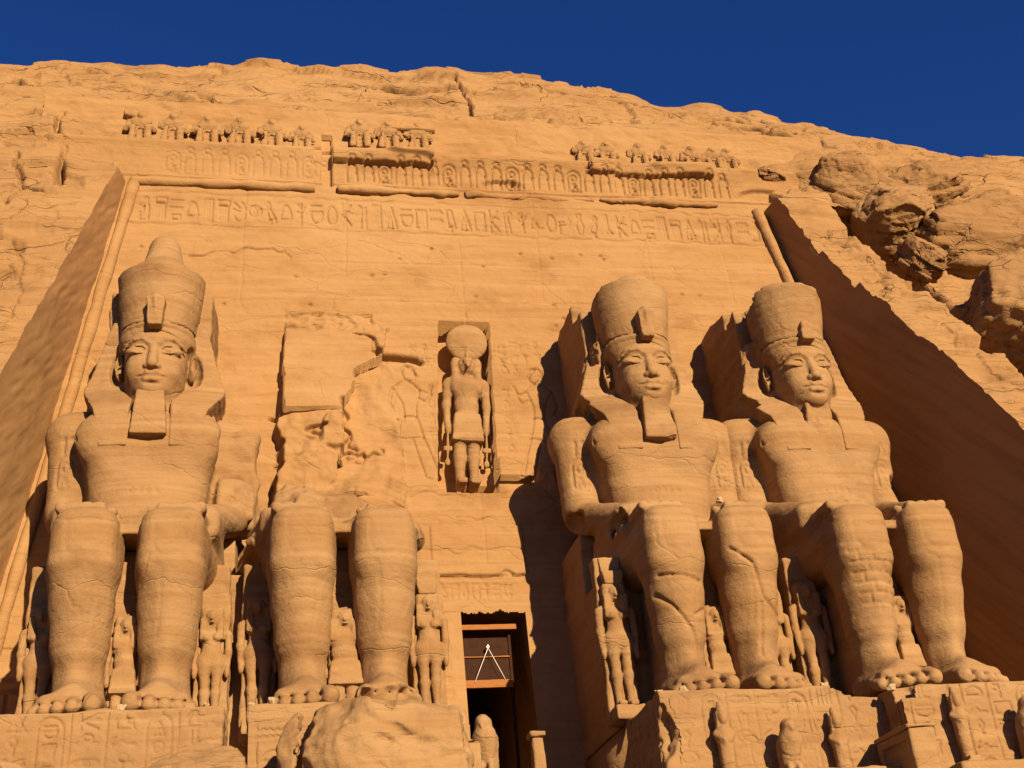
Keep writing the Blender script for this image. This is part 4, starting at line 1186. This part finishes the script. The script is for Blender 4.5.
# the falcon headed god in his niche
def make_god():
    y = Yf(12.2)
    root = empty('god_statue', (-.60, y+.34, 11.75), 'falcon headed god with a great sun disk standing in the niche above the doorway', 'statue')
    s = 1.64
    f = link('figure', QM['god'], root); f.scale = (s*.90, s*.9, s); f.rotation_euler = (R(-5.2), 0, 0)
    root.rotation_euler = (0, R(3.6), 0)
    D = Vol((-1.2, -.6, 6.2), (1.2, .6, 8.7), .05); D.add(ell((0, -.05, 7.45), (.98, .32, 1.0))); D.add(cone((0, -.28, 6.55), (0, -.3, 7.15), .09, .07), .06)
    v, q = D.mesh(); o = put('sun_disk', (weather(v, q, .02, 1.2, .015), q), root, M_STAT); o.location = (.02, .60, .25)
    for sx in (-1, 1):
        W = Vol((-.3, -.3, -1.7), (.3, .3, .3), .04); W.add(cone((0, 0, .1), (0, 0, -1.3), .06, .055)); W.add(rbox((0, 0, -.75), (.19, .09, .10), .05), .04); W.add(ell((0, 0, -1.4), (.14, .09, .16)), .04)
        v, q = W.mesh(); o = put('emblem', (weather(v, q, .02, 2, .01), q), root, M_STAT); o.location = (sx*.86, .05, 2.7)
make_god()

# baboons along the top of the cornice
def baboon_mesh(seed):
    r = random.Random(seed)
    F = Vol((-.85, -.95, -.1), (.85, .7, 1.75), .042)
    F.add(rbox((0, .35, .7), (.52, .3, .72), .2)); F.add(ell((0, .0, 1.08), (.46, .42, .36)), .12)
    F.add(ell((0, -.12, 1.36), (.25, .30, .25)), .08); F.add(cone((0, -.28, 1.32), (0, -.42, 1.24), .15, .12), .08)
    F.add(mir(cone((.44, -.02, 1.12), (.56, -.22, .62), .15, .13)), .07); F.add(mir(cone((.56, -.22, .62), (.42, -.42, .72), .12, .10)), .06)
    F.add(mir(cone((.27, -.38, .72), (.31, -.40, .02), .15, .13)), .06); F.add(ell((0, .0, .45), (.34, .34, .45)), .05)
    F.sub(rbox((0, -.42, .32), (.09, .25, .36), .05), .04); F.sub(rbox((0, -.42, .84), (.36, .10, .03), .02), .03)
    F.sub(rough(ell((r.choice((-.6, .6)), -.3, r.uniform(.2, 1.2)), (.22, .25, .3)), .12, 2, seed), .08)
    v, q = F.mesh(); return weather(v, q, .045, 2.0, .02), q
BM = [mesh_np('baboon_statue', *baboon_mesh(s), M_CLIFF) for s in range(6)]
ORD = ['leftmost', 'second', 'third', 'fourth', 'fifth', 'sixth', 'seventh']
def baboon(x, z, i, label, s=1.0):
    o = link('baboon_statue', BM[i % 6]); o.location = (PX(x), Yf(PZ(z))+.30, PZ(z)); o.scale = (s*1.22, s*.8, s*1.16)
    tag(o, label, 'baboon statue', 'row of baboon statues above the cornice')
for i, x in enumerate((-15.1, -13.62, -12.02, -10.5, -8.98, -7.55)):
    baboon(x, 29.75, i, ('%s of the six baboons in the left stretch of the top row' % ORD[i]) if i else 'leftmost baboon of the whole top row, above the left corner', 1.0 if i < 5 else .85)
for i, x in enumerate((-4.75, -3.35, -1.9)):
    baboon(x, 30.1, i+2, 'baboon in the middle group of three, ' + ('left one beside the vertical break', 'middle one', 'right one at the end')[i], .98)
for i, x in enumerate((6.55, 7.75, 9.45, 10.9, 12.3, 13.45, 14.25)):
    baboon(x, 29.75, i+1, ['leftmost worn baboon of the right stretch of the top row', 'second worn baboon of the right stretch', 'third worn baboon of the right stretch', 'middle worn baboon of the right stretch', 'fifth worn baboon of the right stretch', 'sixth worn baboon of the right stretch', 'last baboon beside the dark notch at the right end'][i], .85)

# ------------------------------------------------------------------ statues and blocks on the terrace
def falcon_mesh():
    F = Vol((-.6, -.8, -.1), (.6, .8, 2.2), .04)
    F.add(cone((0, .25, .3), (0, -.12, 1.35), .30, .40)); F.add(ell((0, -.18, 1.75), (.27, .32, .28)), .15); F.add(cone((0, -.42, 1.75), (0, -.52, 1.6), .09, .04), .05)
    F.add(mir(cone((.28, .0, 1.3), (.16, .42, .25), .16, .10)), .08); F.add(mir(cone((.15, -.15, .5), (.15, -.28, .05), .13, .1)), .06); F.add(cone((0, .4, .4), (0, .5, .0), .16, .12), .08)
    F.add(rbox((0, .05, -.0), (.42, .6, .1), .04), .03)
    v, q = F.mesh(); return weather(v, q, .03, 2, .015), q
FM = mesh_np('falcon_statue', *falcon_mesh(), M_STAT)
def falcon(x, y, z, s, label, rz=0):
    o = link('falcon_statue', FM); o.location = (x, y, z); o.scale = (s, s, s); o.rotation_euler = (0, 0, R(rz))
    tag(o, label, 'falcon statue', 'small falcon statues on the terrace')
def mummy_mesh(seed):
    F = Vol((-.55, -.6, -.1), (.55, .4, 2.6), .034)
    F.add(cone((0, .0, .2), (0, .02, 1.5), .24, .34)); F.add(ell((0, 0, 1.55), (.40, .26, .32)), .1); F.add(rbox((0, -.16, .1), (.24, .36, .1), .06), .06)
    F.add(ell((0, -.06, 2.08), (.19, .21, .24)), .06); F.add(cone((0, .0, 2.2), (0, .06, 2.5), .22, .12), .06); F.add(mir(cone((.36, -.02, 1.6), (.12, -.26, 1.38), .10, .08)), .05)
    F.add(rbox((0, .05, 2.0), (.27, .14, .28), .08), .04); F.add(rbox((0, -.1, -.02), (.36, .45, .07), .02), .02)
    F.sub(rough(ell((.2, -.4, 2.3), (.2, .2, .2)), .1, 3, seed), .03)
    v, q = F.mesh(); return weather(v, q, .025, 2.4, .012), q
MM = [mesh_np('mummy_statue', *mummy_mesh(s), M_STAT) for s in (1, 2)]
def mummy(x, y, z, s, label, k=0, rz=0):
    o = link('mummy_statue', MM[k]); o.location = (x, y, z); o.scale = (s*.78, s*.8, s); o.rotation_euler = (0, 0, R(rz))
    tag(o, label, 'statue', 'small mummy shaped statues on the terrace ledge')
mummy(4.72, -1.35, -3.12, 1.0, 'slim standing statue in front of the third pedestal, beside its dark joint')
falcon(6.62, -1.6, -3.1, .92, 'falcon statue in the middle of the third pedestal front')
mummy(8.38, -1.35, -3.3, .95, 'slim standing statue near the broken right corner of the third pedestal', 1)
mummy(12.55, -1.38, -2.72, .92, 'upright crowned statue right of the shaded stone shrine', 0)
falcon(14.8, -1.5, -2.72, .95, 'falcon statue at the right edge of the picture')
falcon(-2.72, -2.0, -2.75, .92, 'falcon statue standing at the left of the dark doorway', -20)

def block(name, c, hf, label, cat, cap=None, recess=None, seed=1, mat=None):
    lo = [c[i]-hf[i]-.3 for i in range(3)]; hi = [c[i]+hf[i]+.3 for i in range(3)]
    F = Vol(lo, hi, .05); F.add(rough(rbox(c, hf, .04), .03, 1.2, seed))
    if recess: F.sub(recess, .02)
    v, q = F.mesh(); v = weather(v, q, .02, 1.5, .012)
    root = empty(name, (c[0], c[1], c[2]-hf[2]), label, cat)
    L0 = np.array(root.location)
    put('shaft', (v-L0, q), root, mat or M_STAT)
    if cap:
        F = Vol([c[0]-cap[0]-.2, c[1]-cap[1]-.2, c[2]+hf[2]-.1], [c[0]+cap[0]+.2, c[1]+cap[1]+.2, c[2]+hf[2]+cap[2]*2+.2], .05)
        F.add(rough(rbox((c[0], c[1], c[2]+hf[2]+cap[2]-.01), cap, .04), .03, 1.5, seed)); v, q = F.mesh()
        put('cap', (weather(v, q, .02, 1.5, .01)-L0, q), root, mat or M_STAT)
    return root
block('shrine', (10.02, -2.35, -3.0), (.40, 1.1, 1.0), 'stone shrine with a framed dark side panel and a sunlit front', 'shrine', (.46, 1.16, .07), rbox((9.6, -2.35, -3.1), (.16, .82, .82), .03))
block('gate_pillar', (-.60, .9, -2.9), (.19, .25, 1.95), 'slim sunlit pillar with a flat cap at the right side of the doorway', 'pillar', (.27, .33, .10))
block('stone_post', (-3.45, -2.75, -3.1), (.42, .4, 1.28), 'square sunlit stone post at the foot of the falcon left of the doorway', 'stone post', (.45, .43, .04))

# ------------------------------------------------------------------ fallen rocks and the outcrop on the right
def rock(name, c, r, label, cat, seed, group=None, rot=(0, 0, 0), amp=.25, bed=.10, h=None, mat=None, box=.5, cuts=(), sc=None, spin=0, facets=14):
    r = np.array(r, float); h = h or max(r)/36
    F = Vol(-r*1.5-.2, r*1.5+.2, h)
    M = np.array(Matrix.Rotation(R(rot[2]), 3, 'Z') @ Matrix.Rotation(R(rot[1]), 3, 'Y') @ Matrix.Rotation(R(rot[0]), 3, 'X') @ Matrix.Rotation(R(spin), 3, 'Z'))
    sc = sc or 1.0/max(r)
    a = rough(ell((0, 0, 0), r, M), amp*max(r)*.2, 1.3*sc, seed, 4); b = rough(rbox((0, 0, 0), r*.9, min(r)*.12, M), amp*max(r)*.15, 1.6*sc, seed+4, 4)
    def fn(x, y, z): return a[0](x, y, z)*(1-box)+b[0](x, y, z)*box
    rr_ = np.random.default_rng(seed)
    N3 = rr_.normal(size=(facets, 3)); N3 /= np.linalg.norm(N3, axis=1, keepdims=True)
    off = np.linalg.norm(N3*r*.86, axis=1)*rr_.uniform(.86, 1.06, facets)
    NW = N3 @ M.T
    def fn2(x, y, z):
        f_ = fn(x, y, z)
        for nw, o_ in zip(NW, off): f_ = np.maximum(f_, x*nw[0]+y*nw[1]+z*nw[2]-o_)
        return f_
    F.add((fn2, -r.max()*np.ones(3)*1.3, r.max()*np.ones(3)*1.3))
    for cc in cuts: F.sub(cc, .08)
    v, q = F.mesh()
    c = np.array(c, float)
    def ex(x, y, z, n):
        # bedding planes: the softer layers are worn back
        zz = (M.T @ np.stack([x, y, z]))[2]+.3*noise(x*.4+seed, y*.4, z*.4)
        t = zz/.55; i = np.floor(t); f = t-i
        lay = noise(i*3.1, seed, 2.2)*bed
        return lay*(np.abs(n[:, 2]) < .9)-bed*1.3*np.exp(-(np.minimum(f, 1-f)/.10)**2)*(.5+.8*noise(x*.6, y*.6, i))
    vw = weather(v+c, q, .06, 1.1, .02, lambda x, y, z, n: .05*fbm(x*2.2, y*2.2, z*3.0, 3)-.10*sstep(.4, .46, noise(x*1.2, y*1.2, z*2.0)))-c
    nn = vnormals(vw, q); vw = vw+nn*ex(vw[:, 0], vw[:, 1], vw[:, 2], nn)[:, None]
    o = link(name, mesh_np(name, vw, q, mat or M_ROCK, False)); o.location = c
    return tag(o, label, cat, group)
rock('fallen_boulder', (-6.15, -3.2, -2.75), (3.0, 1.7, 2.15), 'huge fallen boulder lying in front of the broken colossus', 'boulder', 5, mat=M_STAT, amp=.22, bed=.02, box=.55, h=.075,
     cuts=(rough(rbox((-1.95, -1.0, .1), (.10, 1.6, 2.4), .05, rotm('Y', 12)), .10, 1.0, 3), rough(rbox((-1.3, -1.5, -.9), (.07, .8, 1.4), .05, rotm('Y', -20)), .10, 1.0, 8), rough(rbox((.8, -1.9, .9), (1.2, .5, .10), .05, rotm('Y', 25)), .12, 1.0, 5), rough(ell((-3.1, -1.2, -.2), (.55, 1.2, 1.2)), .3, .8, 3), rough(ell((1.9, -2.0, 1.9), (1.5, 1.0, .8)), .3, .8, 6)))
rock('fallen_slab', (-11.0, -2.9, -2.75), (1.9, 1.1, 1.15), 'low sloping fallen slab under the feet of the leftmost colossus', 'boulder', 9, rot=(0, -10, 10), mat=M_STAT, amp=.22, bed=.03, box=.6, h=.07)
rock('fallen_slab', (-15.4, -2.4, -2.45), (.6, .5, .8), 'small lump of fallen stone at the bottom left corner', 'boulder', 19, mat=M_STAT, amp=.25, bed=.02, h=.05)
OG = 'boulders of the rock outcrop on the right slope'
rock('outcrop_boulder', (21.5, 12.2, 30.2), (1.7, 2.9, 2.2), 'dark layered boulder at the upper left tip of the outcrop', 'boulder', 2, OG, (60, 8, -8), box=.85, bed=.20, spin=-18)
rock('outcrop_boulder', (22.7, 10.8, 26.9), (2.1, 2.4, 2.5), 'squarish boulder just below the upper tip of the outcrop', 'boulder', 3, OG, (62, 6, -10), box=.85, bed=.12, spin=-25)
rock('outcrop_boulder', (25.9, 12.2, 30.0), (3.4, 2.3, 2.0), 'rounded boulder in the upper middle of the outcrop', 'boulder', 4, OG, (60, 0, -6), box=.8, bed=.14, spin=8)
rock('outcrop_boulder', (28.2, 10.6, 25.9), (6.2, 2.6, 2.9), 'broad layered boulder with cracked beds across the outcrop', 'boulder', 6, OG, (62, 0, -6), box=.85, bed=.28, spin=20)
rock('outcrop_boulder', (26.2, 6.9, 18.2), (4.3, 5.2, 3.5), 'largest round boulder low at the right edge, half in shadow', 'boulder', 7, OG, (62, 10, -14), box=.75, bed=.14, spin=-14)
rock('outcrop_boulder', (32.0, 14.0, 31.9), (5.0, 1.8, 1.6), 'flat ledge boulder highest on the right of the outcrop', 'boulder', 8, OG, (58, 0, 0), bed=.2, box=.85, spin=-8)
rock('outcrop_boulder', (23.1, 9.6, 23.5), (1.2, 1.3, 1.3), 'small boulder wedged in the dark gully', 'boulder', 10, OG, (60, 10, 20), box=.75)
rock('outcrop_boulder', (33.6, 8.4, 20.4), (4.0, 5.0, 3.2), 'boulder at the right margin beside the largest round one', 'boulder', 11, OG, (62, 0, 0), box=.7)
rock('ledge_rock', (17.2, 12.3, 30.6), (.9, .8, .55), 'dark broken rock at the notch beside the last baboon', 'rock', 14, None, (0, 20, 0), box=.8)

# ------------------------------------------------------------------ the doorway's timber and rope
def beam(name, c, hf, mat, label, cat, parent=None, rz=0):
    F = Vol([-hf[0]-.06, -hf[1]-.06, -hf[2]-.06], [hf[0]+.06, hf[1]+.06, hf[2]+.06], .022)
    F.add(rbox((0, 0, 0), hf, .015)); v, q = F.mesh(); v = v+vnormals(v, q)*(.008*fbm(v[:, 0]*2, v[:, 1]*6, v[:, 2]*6, 3))[:, None]
    o = link(name, mesh_np(name, v, q, mat), parent); o.location = c
    if label: tag(o, label, cat)
    return o
yb = Yf(4)+.75
beam('wooden_beam', (-.22, yb, 5.58), (1.20, .07, .11), M_WOOD, 'upper orange wooden beam across the top of the doorway', 'wooden beam')
gf = empty('wooden_gate_frame', (-.30, yb+.25, 3.1), 'dark boarded timber frame hung in the doorway under the rope', 'timber frame')
beam('crossbeam', (.0, -.05, .22), (1.02, .10, .16), M_WOOD, None, None, gf)
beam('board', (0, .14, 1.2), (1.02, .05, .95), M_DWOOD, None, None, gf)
beam('rail', (0, .04, 1.35), (.98, .025, .03), M_WOOD, None, None, gf)
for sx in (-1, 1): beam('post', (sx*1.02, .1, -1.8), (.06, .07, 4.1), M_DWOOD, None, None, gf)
rp = empty('hanging_rope', (-.22, yb+.05, 4.75), 'white rope hanging in an upside down V in the doorway', 'rope')
for (x, z) in ((-.62, -1.38), (.62, -1.30)):
    v, q = tube_pts([(0, 0, 0), (x*.33, 0, z*.33), (x*.66, 0, z*.66), (x, 0, z)], .0105, 8); link('strand', mesh_np('strand', v, q, M_WHITE), rp)
F = Vol((-.2, -.15, -.15), (.2, .15, .2), .02); F.add(rough(rbox((0, 0, .03), (.07, .04, .035), .03), .015, 6, 1)); F.add(ell((0, 0, .08), (.04, .04, .06)), .02)
put('hook', F.mesh(), rp, M_WHITE)

# ------------------------------------------------------------------ pale lumps of stone left on the pedestals
def lump(x, y, z, s, label, seed):
    F = Vol((-.35, -.35, -.2), (.35, .35, .4), .03); F.add(rough(rbox((0, 0, .1), (.17, .15, .16), .06, rotm('Z', seed*23)), .12, 3, seed)); v, q = F.mesh()
    o = link('pale_stone', mesh_np('pale_stone', v, q, M_PALE)); o.location = (x, y, z); o.scale = (s, s, s)
    tag(o, label, 'stone', 'small pale stones lying on the monument')
lump(-12.95, -.6, -.05, .55, 'pale stone between the feet of the leftmost colossus', 1)
lump(-10.62, -.6, -.05, .45, 'pale stone right of the right foot of the leftmost colossus', 2)
lump(-9.35, -.5, -.08, .5, 'pale stone at the gap between the two left pedestals', 3)
lump(-8.75, -.7, -.02, .6, 'pale stone left of the toes of the broken colossus', 4)
lump(3.15, -.4, -.05, .5, 'pale stone at the shadowed left corner of the third pedestal', 5)
lump(3.9, -.55, -.05, .6, 'pale stone beside the left foot of the third colossus', 6)
lump(8.55, -.7, -.05, .6, 'pale stone right of the right foot of the third colossus', 7)
lump(11.0, -.4, -.12, .6, 'pale stone beside the left foot of the colossus at far right', 8)
lump(7.0, 1.5, 7.25, .6, 'pale stone on the right hand side knee of the third colossus', 9)
lump(-5.1, 3.2, 7.6, .7, 'pale stone on the broken lap of the second colossus', 10)
